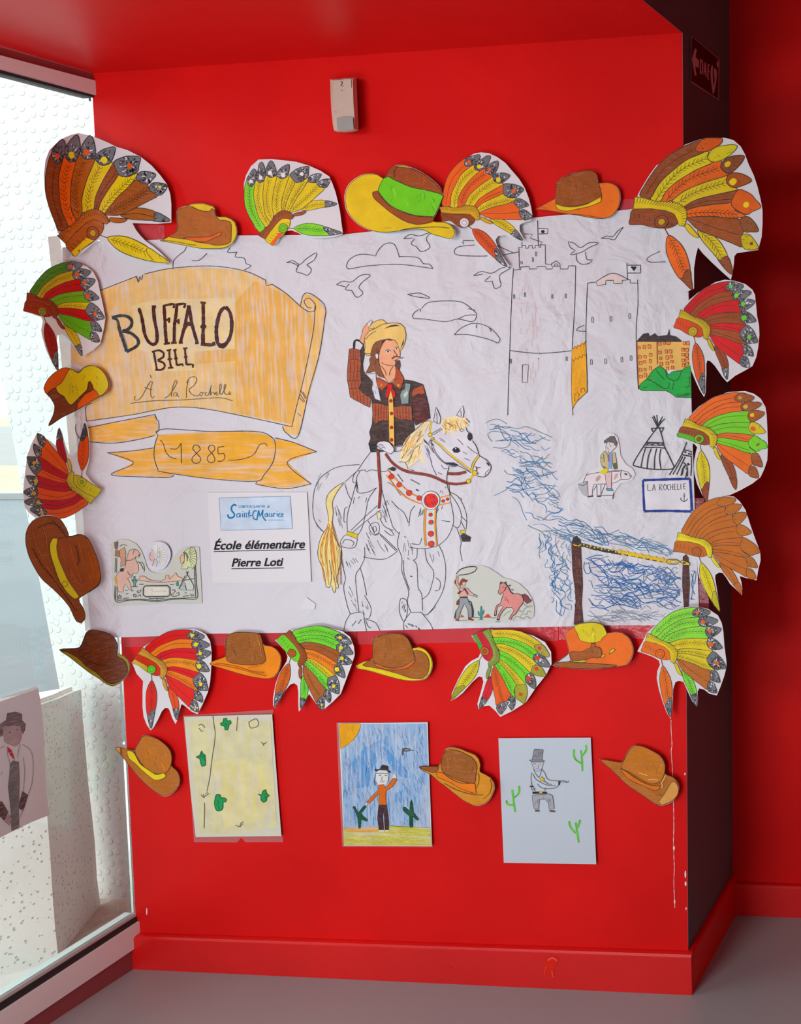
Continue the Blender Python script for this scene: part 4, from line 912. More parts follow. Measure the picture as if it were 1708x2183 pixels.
D.f((216, 186, 60), '1425,1130 1440,1112 1500,1112 1530,1130 1500,1150 1445,1148', line=DK).f((216, 190, 80), '1530,1130 1550,1118 1600,1138 1605,1155 1560,1155', line=DK); D.f((206, 206, 212), '1455,1125 1500,1122 1500,1138 1460,1140', line=DK, lw=1); D.f(DK, '1550,1130 1575,1135 1570,1148 1550,1142'); D.done()
# camp
CT, KT = (1210, 860), 6.1
D = Draw('tepee_drawing', CT, KT)
D.l(2.6, DK, '1170,310 1030,500 900,700 850,800', '1190,310 1230,430 1260,560 1320,680 1385,820', '850,805 960,835 1130,858 1350,855 1385,820', '1030,508 1250,515', '1000,570 1080,575 1150,570 1280,585', '1090,325 1255,318', '1090,325 1115,370', '1255,318 1215,385', '1015,580 980,700 955,830', '1090,590 1050,700 1035,845', '1160,585 1135,700 1130,855', '1215,590 1198,700 1215,855')
D.l(2.4, DK, '1170,300 1130,230 1105,175', '1175,295 1150,230 1122,158', '1175,295 1168,220 1160,150', '1180,300 1210,230 1235,170', '1180,300 1225,240 1268,200', '1175,300 1200,240 1220,200', '1165,310 1190,280'); D.l(3.5, DK, '1175,310 1180,280', '1160,320 1195,280')
D.d((50, 70, 100), (1040, 532, 16), (1105, 532, 14), (1180, 532, 14), (1240, 534, 14)); D.l(1.6, DK, '1015,530 1060,520 1100,540 1150,520 1200,540 1250,525', '1000,545 1250,548'); D.done()
D = Draw('tepee_drawing', CT, KT)
D.l(2.6, DK, '1550,505 1510,610 1440,750 1325,930', '1510,605 1570,615 1620,635', '1480,665 1560,680 1620,692', '1500,690 1440,800 1370,925', '1530,695 1480,800 1420,925', '1610,700 1612,830 1605,940', '1540,790 1500,850 1475,940', '1510,770 1535,790 1525,830 1505,850 1500,900 1480,940', '1540,850 1560,860 1535,965', '1550,800 1560,870 1560,950', '1560,780 1590,800'); D.l(4, DK, '1520,628 1545,640', '1570,650 1590,660', '1600,655 1615,670', '1560,780 1580,800'); D.done()
D = Draw('name_board_drawing', CT, KT)
D.f((208, 208, 214), '980,1000 1590,975 1610,1400 1000,1400'); D.l(5.2, (30, 52, 128), '982,1000 1300,988 1592,980', '1592,980 1602,1100 1618,1400', '1612,1405 1300,1398 1000,1402', '1000,1402 990,1200 982,1000')
D.l(1.7, (70, 68, 72), '1045,1050 1045,1135 1085,1135', '1105,1135 1125,1048 1140,1135', '1112,1100 1138,1100', '1200,1130 1202,1050 1230,1060 1228,1085 1204,1090 1235,1130', '1262,1050 1248,1090 1262,1128 1285,1115 1285,1065 1262,1050', '1330,1052 1300,1065 1300,1110 1325,1128', '1340,1048 1340,1128', '1370,1045 1370,1125', '1340,1088 1370,1085', '1412,1048 1390,1050 1392,1120 1415,1120', '1392,1085 1410,1085', '1430,1045 1430,1118 1455,1118', '1475,1045 1475,1115 1490,1115', '1532,1042 1512,1050 1514,1112 1535,1112', '1514,1080 1530,1078')
D.l(1.7, (60, 60, 70), '1520,1185 1518,1275', '1468,1232 1480,1260 1518,1278 1550,1262 1565,1235', '1468,1232 1482,1240', '1500,1205 1538,1205'); D.l(1.4, (60, 60, 70), '1520,1168 1510,1176 1520,1186 1530,1176 1520,1168'); D.done()
# reddish smudges and a pencil stray
D = Draw('crayon_smudge', (0, 0), 1, mat='crayon', base=.0003)
D.hatch('1105,600 1140,600 1155,700 1145,870 1125,870 1112,760', 60, 88, 22, 1.6, (208, 190, 194), .2); D.done()
D = Draw('crayon_smudge', (0, 0), 1, mat='crayon', base=.0003); D.hatch('1265,620 1350,620 1345,700 1270,720', 30, 80, 16, 1.4, (206, 194, 198), .3); D.done()

# transparent tape around the mural
def tape_mat(name, col, a):
    m, nt, b = nodemat(name); L = nt.links
    b.inputs['Base Color'].default_value = (*col, 1); b.inputs['Roughness'].default_value = .12; b.inputs['Alpha'].default_value = a
    geo = N(nt, 'ShaderNodeNewGeometry'); n1 = N(nt, 'ShaderNodeTexNoise'); n1.inputs['Scale'].default_value = 45; n1.inputs['Detail'].default_value = 3
    L.new(geo.outputs['Position'], n1.inputs['Vector']); bp = N(nt, 'ShaderNodeBump'); bp.inputs['Strength'].default_value = .8; bp.inputs['Distance'].default_value = .004
    L.new(n1.outputs[0], bp.inputs['Height']); L.new(bp.outputs[0], b.inputs['Normal']); return m
MATS['tape'] = tape_mat('transparent_tape', (.75, .16, .2), .22)
MATS['tape_white'] = tape_mat('transparent_tape_on_glass', (.86, .86, .84), .55)
MATS['sleeve'] = tape_mat('clear_plastic_sleeve', (.75, .35, .36), .30)
TS = Surf(.0022); TSF = Surf(.0022, fold=True)
for k, (q, sf, mt) in enumerate((
  ('262,1350 450,1348 620,1346 760,1342 760,1372 620,1377 450,1376 262,1380', TS, 'tape'), ('762,1342 900,1338 1190,1330 1190,1366 1030,1369 900,1371 762,1374', TS, 'tape'),
  ('1192,1330 1440,1326 1440,1360 1192,1364', TS, 'tape'), ('290,480 350,480 352,520 308,522 292,505', TS, 'tape'), ('1320,425 1356,425 1356,470 1322,470', TS, 'tape'),
  ('1478,1062 1500,1062 1512,1110 1508,1200 1512,1300 1484,1300', TS, 'tape'), ('102,505 126,502 152,640 176,960 200,1345 182,1345 160,1100 130,760', TSF, 'tape_white'))):
    o = sheet('tape_strip', P(q), sf, mt, parent=mural, thick=.0002)

# ---------------------------------------------------------------- small sheets glued on the mural
def ap(name, label, outline, crop, k, cat='paper cutout', d=.0062, mat='drawing_paper', curl=.0, sm=False, **kw):
    o = P(outline, k, *crop); cx = sum(p[0] for p in o) / len(o); cy = sum(p[1] for p in o) / len(o)
    s = Surf(0, cx, cy, fn=lambda px, py, off=0.0: MS.at(px, py, off + d - .0045 + curl * ((px - cx) ** 2 + (py - cy) ** 2) / 1e4)); r = sheet(name, o, s, mat, sm=sm, label=label, cat=cat); return r, s
MATS['greenish_paper'] = paper_mat('greenish_recycled_paper', (.64, .68, .62), wrinkle=.2, dist=.003)
CL, KL = (225, 1040), 3.7956
r, s = ap('printed_sheet', 'white printed sheet with blue logo and underlined school name, glued low on the mural', '822,38 1630,35 1645,300 1665,762 870,768 845,400', CL, KL, cat='notice', curl=.0004)
D = Draw('logo', CL, KL, s, r, base=.0004, mat='pen')
D.f((190, 206, 222), '920,82 1495,68 1512,330 935,345'); D.l(1.1, (120, 140, 170), '920,82 1495,68 1512,330 935,345', sm=False, closed=True)
TL = (36, 120, 170)
D.l(3.6, TL, '1060,145 1040,135 1018,160 1025,190 1045,215 1030,240 1000,242 988,215'); D.l(2.3, TL, '1085,205 1062,215 1062,238 1082,235 1090,205 1090,238', '1110,205 1108,238', '1125,240 1125,205 1140,205 1142,240', '1165,180 1158,215 1162,240', '1150,205 1172,203', '1168,225 1185,222')
D.l(2.6, TL, '1225,190 1205,185 1192,215 1200,250 1225,260', '1225,260 1240,180', '1240,180 1250,230 1275,178', '1275,178 1272,230 1298,268'); D.l(2.2, TL, '1308,205 1290,215 1292,235 1308,230 1310,205 1315,235', '1325,205 1328,232 1345,230 1345,205 1350,235', '1360,205 1362,235', '1360,212 1375,203', '1388,205 1390,232', '1415,207 1400,215 1402,235 1420,232', '1425,222 1440,212 1430,205 1422,222 1430,236 1442,230')
D.f(TL, '1305,160 1325,138 1325,160'); D.d(TL, (1112, 192, 4), (1388, 190, 4))
D.done()
D = Draw('lettering', CL, KL, s, r, base=.0007, mat='pen')
def T_(D, body, x0, y0, x1, y1, h, col, sh=0, bo=0): put_text(D.ink, body, (D.crop[0] + x0 / D.k, D.crop[1] + y0 / D.k), (D.crop[0] + x1 / D.k, D.crop[1] + y1 / D.k), h / D.k, col, sh, bo)
T_(D, 'COMITÉ DE QUARTIER', 1075, 163, 1292, 160, 22, (60, 140, 180), 0, .01); T_(D, 'LA ROCHELLE', 1312, 268, 1440, 266, 12, (120, 160, 185))
T_(D, 'École élémentaire', 876, 500, 1614, 487, 72, (30, 28, 34), .25, .022); T_(D, 'Pierre Loti', 1020, 637, 1440, 630, 68, (30, 28, 34), .25, .022)
D.l(1.4, (30, 28, 34), '875,516 1618,500', '1018,655 1442,648'); D.done()
CN, KN = (225, 1140), 7.944
r, s = ap('banknote_drawing', 'greenish coloured-in banknote drawing with rider, headdress profile and tepee, cut away at top', '90,150 160,100 290,75 400,90 520,150 600,260 660,400 700,540 760,620 860,650 960,645 1040,600 1100,520 1140,400 1230,270 1320,210 1480,190 1590,210 1600,500 1620,800 1635,1160 1400,1175 1000,1165 600,1185 130,1215 110,700', CN, KN, mat='greenish_paper')
GI = (70, 76, 74)
D = Draw('drawing', CN, KN, s, r, base=.0003)
D.f((206, 176, 160), '400,270 470,240 540,260 590,330 570,380 500,370 520,450 560,520 560,600 530,655 470,650 440,720 370,740 420,820 440,930 400,930 340,830 300,900 300,970 220,970 200,850 180,700 230,620 330,560 350,440', line=GI, lw=1.1)
D.f((190, 150, 120), '240,260 320,210 345,300 340,400 330,520 250,545 265,430 240,350', line=GI, lw=1); D.f((120, 90, 74), '150,130 215,115 200,250 160,240', line=GI, lw=1); D.f((40, 40, 42), '240,580 290,560 318,590 300,625 250,628'); D.f((190, 160, 90), '190,690 150,720 160,820 215,880 190,780')
D.f((150, 110, 90), '170,260 240,280 245,380 160,360', line=GI, lw=1); D.l(1.4, GI, '240,200 290,165 360,185', '350,440 430,430 520,380', '465,330 480,260 505,250', '370,620 410,680 450,680', '570,480 610,460 650,520 660,600 650,625', '540,450 600,500 640,590', '165,390 160,640', '190,390 185,640', '160,860 175,1130', '190,880 200,1110'); D.hatch('350,290 420,230 530,230 400,300 390,400 360,400', 16, 60, 4, 1.4, (110, 140, 80)); D.d(GI, (568, 345, 14), (508, 290, 5))
D.f((214, 186, 166), '560,770 590,700 660,700 720,750 800,775 940,790 1010,750 1020,680 1070,690 1080,750 1150,690 1190,640 1220,700 1300,740 1300,775 900,815', line=GI, lw=1)
D.f((96, 150, 130), '440,760 455,750 475,790 475,700 500,700 505,790 525,750 540,770 505,830 505,880 475,880 475,830', line=GI, lw=.9).f((70, 130, 120), '1190,830 1210,780 1235,800 1240,870 1200,870')
D.f((204, 214, 168), '1330,290 1400,230 1500,215 1530,300 1545,400 1530,500 1480,570 1400,540 1380,580 1290,580 1300,500 1330,470 1340,360', line=GI, lw=1.1); D.f((226, 186, 150), '1290,340 1260,400 1270,430 1275,480 1310,480 1340,430 1330,340', line=GI, lw=1); D.l(1.8, GI, '1310,300 1360,330 1385,400 1380,450', '1330,290 1385,330 1400,400')
for a in range(9):
    t = -1.2 + a * .28; D.l(1, GI, '%d,%d %d,%d' % (1400 + 30 * math.cos(t), 370 + 60 * math.sin(t), 1400 + 135 * math.cos(t), 380 + 190 * math.sin(t)))
D.f((196, 206, 196), '1385,680 1260,930 1480,940 1495,870 1440,760', line=GI, lw=1.3); D.f((170, 200, 206), '1330,850 1290,930 1370,932', line=GI, lw=1); D.l(1.6, GI, '1370,620 1385,690', '1400,620 1375,690', '1350,690 1240,920', '1340,810 1370,930')
D.l(1.5, GI, '160,860 175,1130 400,1110 620,1108 860,1135 1100,1100 1300,1085 1545,1080 1540,850 1520,520', '200,1112 400,1100 630,1092 860,1115 1100,1085 1530,1065', '1500,540 1515,850 1525,1060'); D.l(2.2, GI, '640,900 670,865 1050,862 1090,900 1090,1020 1060,1045 680,1050 635,1020', sm=False, closed=True); D.f((214, 212, 200), '660,900 690,885 1040,880 1070,910 1070,1010 1045,1030 690,1032 660,1010')
D.l(1, (150, 156, 150), '800,920 770,930 800,960 780,980', '820,950 850,975 870,945 900,975 930,930 940,975 970,940 1000,970 1040,945'); D.l(1.5, GI, '560,940 530,960 550,990 580,970 600,930', '480,1000 470,1040 510,1055 520,1020 490,1010', '540,1050 580,1010 600,1050', '1120,940 1160,930 1180,960 1150,985', '1200,990 1240,980 1245,1020 1200,1040 1120,1040 1110,1000 1150,1010', '730,1075 800,1085 870,1075 940,1080 1000,1070', '868,1080 870,1110', '300,1080 400,1070', '340,1005 390,1000', '1310,1045 1410,1030', '1340,985 1370,985', '570,840 640,840', '1090,845 1150,845', '440,880 540,878', '330,940 370,945', '430,950 470,950', '1440,1000 1450,1040 1500,1030 1470,1010', '1300,775 1500,745')
D.l(1.5, GI, '205,1045 225,1045 235,1015 250,1045 275,1045 258,1062 268,1085 240,1072 212,1087 222,1062', sm=False, closed=True); D.done()
r, s = ap('round_drawing', 'small round blue-grey drawing of a feathered profile lying over the banknote drawing', '680,300 720,200 800,135 890,115 980,130 1050,180 1100,290 1095,400 1050,500 980,580 860,605 770,570 700,480 675,380', CN, KN, d=.0095, sm=True)
D = Draw('drawing', CN, KN, s, r, base=.0003)
D.f((200, 206, 218), '690,310 730,210 810,145 890,128 975,140 1030,190 1060,290 1055,400 1010,500 940,560 860,590 780,555 710,470 688,380', sm=True); D.f((212, 190, 180), '745,300 790,270 830,320 830,400 860,480 840,530 790,520 805,450 765,420 740,360'); D.l(2, (110, 110, 112), '780,250 850,280 885,330 885,390'); D.f((214, 218, 210), '790,250 830,180 940,170 990,260 1020,370 1000,480 940,510 890,400 880,320')
for a in range(10):
    t = -1.5 + a * .3; D.l(1, (140, 146, 140), '%d,%d %d,%d' % (885 + 25 * math.cos(t), 340 + 30 * math.sin(t), 880 + 135 * math.cos(t), 340 + 170 * math.sin(t)))
D.l(1.2, (120, 110, 108), '770,300 740,360 760,420 785,440', '830,400 790,530', '850,400 880,470 860,540'); D.d((90, 80, 80), (762, 348, 6)); D.done()
CW, KW = (955, 1190), 8.54
r, s = ap('roping_scene_drawing', 'greenish cutout with a lasso-throwing cowboy and galloping pink horse at the bottom of the mural', '90,1150 90,900 85,600 100,400 140,300 210,200 340,140 600,130 740,170 900,270 1000,350 1150,390 1300,460 1450,600 1540,750 1575,900 1565,1050 1480,1120 1100,1160 700,1180 300,1175', CW, KW, mat='greenish_paper')
D = Draw('drawing', CW, KW, s, r, base=.0003)
D.l(2.2, (58, 58, 58), '150,290 220,210 340,165 470,152 530,175 500,230 380,285 200,310')
SK, BW = (206, 160, 140), (110, 50, 44)
D.f(BW, '110,440 150,370 165,310 190,320 180,400 185,460 230,500 215,540 140,480').f(SK, '140,450 150,380 165,315 190,318 182,400 190,460 230,520 210,590 160,500', line=DK, lw=1).f((208, 168, 160), '215,540 300,540 360,540 400,600 450,640 480,660 460,690 390,670 350,640 350,700 215,705', line=DK, lw=1).f(BW, '165,640 215,590 260,600 300,540 330,560 380,640 365,665 340,640 300,580 240,620 200,660').f((120, 60, 52), '205,470 230,400 270,365 310,380 340,400 370,395 340,440 320,430 260,480 240,500').f((214, 178, 150), '265,430 320,430 310,500 280,520 260,480', line=DK, lw=.9)
D.f((140, 146, 150), '215,720 355,725 380,800 430,880 440,960 440,1080 370,1085 365,940 300,830 250,930 200,1080 190,1120 140,1100 150,960 200,880', line=DK, lw=1.2); D.l(2.4, DK, '380,780 420,800 440,880 460,960 455,1080', '150,950 130,1050 120,1100', '215,712 350,716'); D.f(BW, '150,850 160,780 200,740 210,770 190,850').f((140, 50, 44), '130,1130 150,1095 200,1115 195,1150').f((140, 50, 44), '365,1090 410,1085 470,1120 465,1140 370,1125').f((150, 176, 166), '480,660 530,680 530,715 470,690', line=DK, lw=.9)
D.f((70, 128, 124), '540,970 560,960 575,1010 585,1010 590,880 605,868 620,880 625,1000 640,940 660,950 655,1010 625,1050 625,1110 585,1115 580,1055 545,1030').f((190, 90, 76), '630,1080 680,1050 715,1015 740,1020 760,1055 800,1085').f((190, 100, 80), '215,1080 245,1030 300,1075'); D.l(1.2, (80, 110, 100), '470,1082 630,1085', '800,1088 870,1085', '200,1140 350,1130', '560,1120 640,1118', '870,1158 950,1158')
PK = (206, 140, 134)
D.f(PK, '950,470 1000,440 1060,470 1100,530 1140,600 1180,650 1270,645 1350,680 1375,760 1360,830 1300,900 1270,960 1230,1020 1170,1060 1150,1120 1110,1110 1150,1040 1200,960 1170,900 1060,900 1000,960 950,1040 935,1110 890,1110 920,1030 960,950 1010,880 960,860 900,890 885,960 880,1040 845,1040 860,930 890,860 960,820 980,740 1010,660 1010,600 950,665 920,640 915,600 940,560', line=DK, lw=1.3)
D.f((120, 60, 66), '1350,665 1400,655 1450,690 1490,750 1530,760 1500,800 1440,830 1400,790 1375,730', line=DK, lw=1).f(DK, '890,1100 940,1108 930,1135 888,1128').f(DK, '845,1030 880,1035 870,1055 845,1050'); D.l(2, DK, '950,470 960,430 990,460', '1030,450 1050,430 1060,470', '1050,470 1110,540 1140,610 1190,650', '1020,600 1050,560 1060,520'); D.hatch('1060,440 1120,470 1190,530 1210,620 1160,620 1120,520', 20, 10, 5, 1.5, (70, 60, 60)); D.d(DK, (1005, 530, 9), (948, 630, 6)); D.hatch('1000,700 1150,700 1100,880 1020,840', 14, 70, 9, 1, (150, 80, 80))
D.l(1.1, (130, 146, 134), '1290,950 1370,980 1400,910 1500,890 1540,870', '1320,1060 1350,1010 1430,1030 1450,960 1520,990', '1180,1130 1240,1060 1320,1080 1370,1110 1420,1060 1500,1100', '1380,830 1440,880 1520,850', '1010,1060 1060,1000 1150,960'); D.done()
r, s = ap('rider_on_cow_cutout', 'white cutout of a bearded rider in black hat on a spotted cow above the sea', '130,1040 200,960 270,900 400,830 395,700 430,560 470,450 530,385 600,390 650,440 675,540 690,680 760,790 850,850 882,920 850,990 780,1020 690,1040 640,1110 600,1180 585,1245 430,1240 260,1230 180,1180 140,1110', CT, KT, sm=False, curl=.0004)
D = Draw('drawing', CT, KT, s, r, base=.0003)
D.f((168, 168, 172), '132,1045 215,1020 265,1010 260,1215 200,1190 145,1110'); D.f((212, 206, 210), '205,1030 240,940 300,915 420,895 560,880 700,870 780,890 840,950 790,990 690,990 640,1020 580,1040 440,1050 350,1050 330,1090 320,1210 270,1215 265,1010 215,1020', line=PEN, lw=1.1)
D.f((188, 150, 150), '365,1010 370,970 410,935 440,950 420,990 385,1015').f((190, 160, 158), '600,980 620,920 660,905 650,960 610,1000').f((206, 176, 176), '485,900 575,890 575,1000 570,1100 520,1110 500,1010', line=PEN, lw=1).f((96, 150, 176), '500,1100 575,1105 602,1140 510,1135', line=PEN, lw=.9)
D.l(1.2, PEN, '205,1030 235,950 265,900', '140,1050 200,1070 240,1050 260,1020', '380,1060 385,1210', '435,1060 435,1210', '340,1130 375,1070', '490,1050 440,1180', '585,1245 600,1160', '340,1200 260,1215', '700,870 690,940 700,980', '480,880 690,885', '575,890 570,1090', '800,930 830,960', '440,1200 540,1195 590,1200'); D.f(DK, '262,1205 325,1195 332,1215 262,1222').f(DK, '385,1198 432,1195 432,1218 385,1218'); D.f(DK, '735,905 780,915 770,935 745,925')
D.f((188, 176, 130), '430,680 480,620 520,660 530,760 560,830 500,870 450,820 430,760', line=PEN, lw=1).f((188, 176, 130), '585,640 620,640 640,760 650,850 600,850 585,760', line=PEN, lw=1).f((110, 110, 60), '440,800 500,830 520,860 470,850').f((90, 90, 60), '585,780 640,770 650,850 610,860').f((130, 160, 206), '520,660 585,640 575,860 530,830').f((160, 90, 90), '520,680 545,660 550,760 530,750').f((206, 196, 60), '430,880 500,840 530,870 480,930 410,900')
D.f((212, 206, 206), '520,500 610,510 640,560 600,600 550,650 500,620 500,560', line=PEN, lw=1).f((90, 88, 92), '475,490 520,455 560,430 610,430 620,465 650,520 630,560 600,510 530,500 480,520', line=DK, lw=1); D.l(1, PEN, '540,530 555,525', '590,540 605,545', '560,545 562,565', '510,570 540,600', '540,610 530,650', '440,700 450,720', '470,660 475,740', '450,760 490,750'); D.done()
r, s = ap('torn_paper_scrap', 'tiny torn white paper scrap curling off the bottom of the mural below the printed sheet', '1575,975 1625,885 1700,940 1690,985', CL, KL, curl=.01, d=.006, cat='paper scrap')

# ---------------------------------------------------------------- three drawings on the wall below, one taped to the glass
def wsheet(label, outline, crop, k, mat, sleeve=None, lab=None):
    o = P(outline, k, *crop); cx = sum(p[0] for p in o) / len(o); cy = sum(p[1] for p in o) / len(o)
    s = Surf(.003, cx, cy, curl=.0008, tx=.0005); r = sheet('drawing_sheet', o, s, mat, label=label, cat='drawing', group='drawings in a row under the mural')
    if sleeve: sheet('plastic_sleeve', P(sleeve, k, *crop), Surf(.0008, cx, cy), 'sleeve', parent=r, thick=.0002)
    return r, s
MATS['yellowish_paper'] = paper_mat('yellow_tinted_paper', (.72, .74, .60), wrinkle=.35, dist=.006)
MATS['bluish_paper'] = paper_mat('cool_white_paper', (.58, .67, .76), wrinkle=.15, dist=.003)
CA, KA = (380, 1510), 7.117
r, s = wsheet('pale yellow sheet with green cacti and a long pencil line, leftmost drawing under the mural', '88,128 740,108 1425,92 1470,700 1565,1938 900,1945 265,1955 180,1200', CA, KA, 'yellowish_paper', '75,110 1440,20 1470,700 1590,2030 1020,2030 960,1965 890,2035 240,2030 190,1300')
D = Draw('paper_wash', CA, KA, s, r, mat='crayon', base=.0003)
D.f((206, 204, 160), '160,200 740,150 1400,200 1440,900 1500,1800 900,1900 330,1900 260,1300 200,700').f((214, 208, 150), '500,820 900,760 1250,860 1400,1200 1300,1700 700,1800 600,1200'); D.done()
GN_ = (40, 150, 84)
for q in ('680,220 690,160 730,150 745,195 790,185 805,225 770,250 750,330 710,325 700,270 650,260 640,225', '270,742 330,710 350,645 375,690 405,710 410,870 360,880 335,800 325,760', '560,1370 580,1310 630,1310 655,1360 700,1360 735,1385 720,1420 680,1420 680,1500 650,1550 590,1555 560,1500 550,1440', '1215,1300 1260,1320 1290,1250 1330,1235 1345,1300 1385,1325 1345,1350 1340,1400 1290,1425 1255,1390 1255,1330'):
    D = Draw('cactus_drawing', CA, KA, s, r, base=.0007); D.f(GN_, q, sm=True, line=(10, 90, 50), lw=2); D.hatch(q, 14, 80, 9, 1.8, (20, 116, 64)); D.done()
D = Draw('pencil_line', CA, KA, s, r, base=.0007, mat='pen')
D.l(1.5, (86, 80, 66), '525,120 540,240 560,370 548,540 530,650 500,860 480,1040 435,1260', '400,1430 400,1600 390,1820', '900,130 885,340', '345,1310 380,1350 400,1360', '390,1360 385,1300', '400,1340 470,1290', '410,1300 450,1275', '1255,510 1290,550 1345,510', '1295,570 1300,520', '870,1770 930,1800 945,1740', '935,1800 985,1745', '950,1740 990,1720', '1070,210 1185,160 1215,260 1100,300 1070,210', '310,260 340,240 390,270 400,300', '315,300 350,350 380,340'); D.done()
CB2, KB2 = (710, 1525), 7.527
r, s = wsheet('blue sky drawing with orange sun corner, waving figure in black hat and yellow ground', '88,130 120,120 700,122 1520,112 1540,800 1590,2100 1000,2095 175,2090 130,1000', CB2, KB2, 'drawing_paper', '55,115 1530,100 1560,900 1600,2115 150,2110 90,1000')
D = Draw('sky_drawing', CB2, KB2, s, r, mat='crayon', base=.0003)
D.f((146, 176, 208), '120,540 300,440 400,290 450,140 1500,130 1530,800 1560,1800 900,1770 500,1790 170,1810 150,1000').f((104, 154, 204), '790,480 860,520 1200,900 1190,1010 1080,980 960,830 800,700').f((110, 156, 204), '230,850 500,520 780,380 760,650 640,860 580,1140 330,1180').f((112, 160, 206), '980,1260 1120,1200 1080,1400 990,1390')
D.hatch('130,560 450,200 1480,150 1540,1780 180,1790', 420, 82, 16, 1.1, (96, 136, 184), .35); D.hatch('130,560 450,200 1480,150 1540,1780 180,1790', 200, 80, 14, 1, (180, 196, 214), .35); D.done()
D = Draw('sun_drawing', CB2, KB2, s, r, base=.0006); D.f((220, 160, 36), '98,150 120,130 440,135 435,200 400,290 330,390 250,460 120,540', line=(110, 90, 60), lw=1); D.hatch('110,150 430,150 330,370 130,500', 40, 70, 14, 1.4, (206, 146, 30)); D.done()
D = Draw('ground_drawing', CB2, KB2, s, r, mat='crayon_h', base=.0006); D.f((186, 184, 92), '165,1810 730,1785 910,1770 1560,1800 1580,2090 175,2085').f((214, 156, 50), '170,1815 730,1790 735,1860 500,1880 180,1860'); D.hatch('180,1890 1570,1820 1570,2080 190,2080', 120, 5, 14, 1.2, (206, 200, 120), .3); D.l(1.1, (90, 90, 60), '160,1815 400,1812 560,1795 730,1790', '915,1772 1200,1792 1560,1803'); D.done()
for q in ('320,1465 345,1460 400,1570 410,1560 500,1445 535,1465 450,1570 470,1610 560,1680 540,1700 460,1670 445,1700 440,1810 415,1815 400,1640', '1125,1480 1160,1475 1230,1540 1240,1400 1255,1352 1278,1420 1290,1560 1380,1670 1350,1685 1280,1620 1280,1780 1250,1805 1228,1760 1230,1620 1130,1530'):
    D = Draw('cactus_drawing', CB2, KB2, s, r, base=.0009); D.f((18, 78, 48), q, line=(10, 50, 34), lw=1.4); D.done()
D = Draw('figure_drawing', CB2, KB2, s, r, base=.0010)
D.f((206, 210, 208), '690,930 740,880 860,880 900,940 895,1010 850,1110 830,1140 730,1120 690,1030').f((206, 210, 208), '950,1000 975,925 1010,960 1020,1010').f((206, 110, 54), '730,1120 820,1110 840,1170 880,1120 960,1020 1010,1010 1025,1040 960,1140 850,1215 845,1300 855,1440 735,1440 740,1240 590,1410 545,1390 620,1300 725,1200', line=(110, 60, 40), lw=1.1)
D.f((60, 34, 40), '735,1440 860,1440 890,1680 895,1840 835,1840 825,1640 805,1500 795,1640 815,1840 740,1840 715,1660', line=(30, 20, 26), lw=1).f((210, 208, 204), '735,1842 815,1840 820,1868 740,1868').f((210, 208, 204), '838,1842 895,1838 895,1860 840,1862').f((44, 34, 40), '660,862 700,870 750,860 785,792 885,815 885,880 935,912 900,925 860,885 740,878 690,905')
D.f((206, 206, 206), '520,1410 550,1390 560,1430 530,1450', line=(80, 80, 80), lw=.9); D.l(1.2, (90, 90, 96), '690,935 760,930 890,935', '735,965 775,960', '830,965 865,968', '790,980 780,1040 800,1045', '755,1055 790,1072 830,1050', '690,930 670,1000 655,1060 670,1120', '880,940 890,1000 880,1060', '660,1060 690,1090 670,1130'); D.done()
D = Draw('pistol_drawing', CB2, KB2, s, r, base=.0010); D.f((70, 74, 78), '1102,640 1110,530 1160,522 1240,535 1240,575 1180,582 1135,580 1128,640').f((70, 74, 78), '1255,552 1310,565 1290,572 1255,565'); D.f((130, 140, 146), '1150,545 1220,545 1215,565 1155,565'); D.done()
CC, KC = (1050, 1560), 7.117
r, s = wsheet('blue-white drawing sheet with kneeling top-hatted figure and thin green cacti, right of three', '90,98 800,92 1492,90 1530,900 1575,2010 900,2000 172,1988 130,1000', CC, KC, 'bluish_paper')
for q in (['1238,265 1235,360 1270,430 1360,485', '1340,280 1355,400 1365,600', '1418,200 1420,280 1360,370'], ['400,820 408,900 380,960 320,1000', '300,880 315,1000 325,1100 345,1220', '212,1040 220,1090 260,1110 320,1110'], ['1165,1355 1180,1440 1260,1540', '1262,1375 1280,1500 1310,1685', '1330,1335 1310,1410 1285,1460']):
    D = Draw('cactus_drawing', CC, KC, s, r, base=.0004); D.l(4.2, (110, 196, 90), *q); D.l(2, (80, 170, 70), *q); D.done()
D = Draw('figure_drawing', CC, KC, s, r, base=.0006); GP = (90, 92, 98)
D.f((134, 138, 146), '635,265 768,272 750,430 600,430', line=GP, lw=1.5); D.hatch('640,280 760,285 745,420 610,420', 26, 110, 10, 1.2, (110, 112, 120)); D.f((120, 124, 130), '555,432 600,425 750,425 790,440 780,460 590,452', line=GP, lw=1)
D.f((180, 186, 196), '590,460 775,460 750,560 690,600 640,590', line=GP, lw=1.2); D.l(1.3, GP, '625,490 640,482 660,490', '715,488 735,490', '695,500 700,555 665,555', '625,560 645,620 700,695', '745,570 730,640 705,695', '595,620 585,720 600,820', '750,570 790,620 830,710 880,735 960,745 1030,745', '620,640 640,700 700,750 830,810 960,820', '780,740 840,790 900,800', '680,790 740,850 860,865 970,845 1010,800', '640,850 645,900', '800,850 795,900', '1040,745 1100,745 1150,770 1155,740', '1030,760 1140,770'); D.f((44, 34, 34), '1000,750 1035,748 1020,810 998,805').f((40, 34, 34), '605,910 720,908 825,912 828,940 640,945 610,945').f((206, 180, 60), '710,910 760,908 758,932 712,934').f((44, 36, 36), '560,820 620,818 625,835 600,845 565,835')
D.f((224, 196, 50), '753,680 768,705 800,708 775,728 785,755 755,742 728,755 733,728 712,708 742,705', line=(90, 80, 30), lw=1); D.l(1.2, GP, '590,845 605,895', '620,845 630,890')
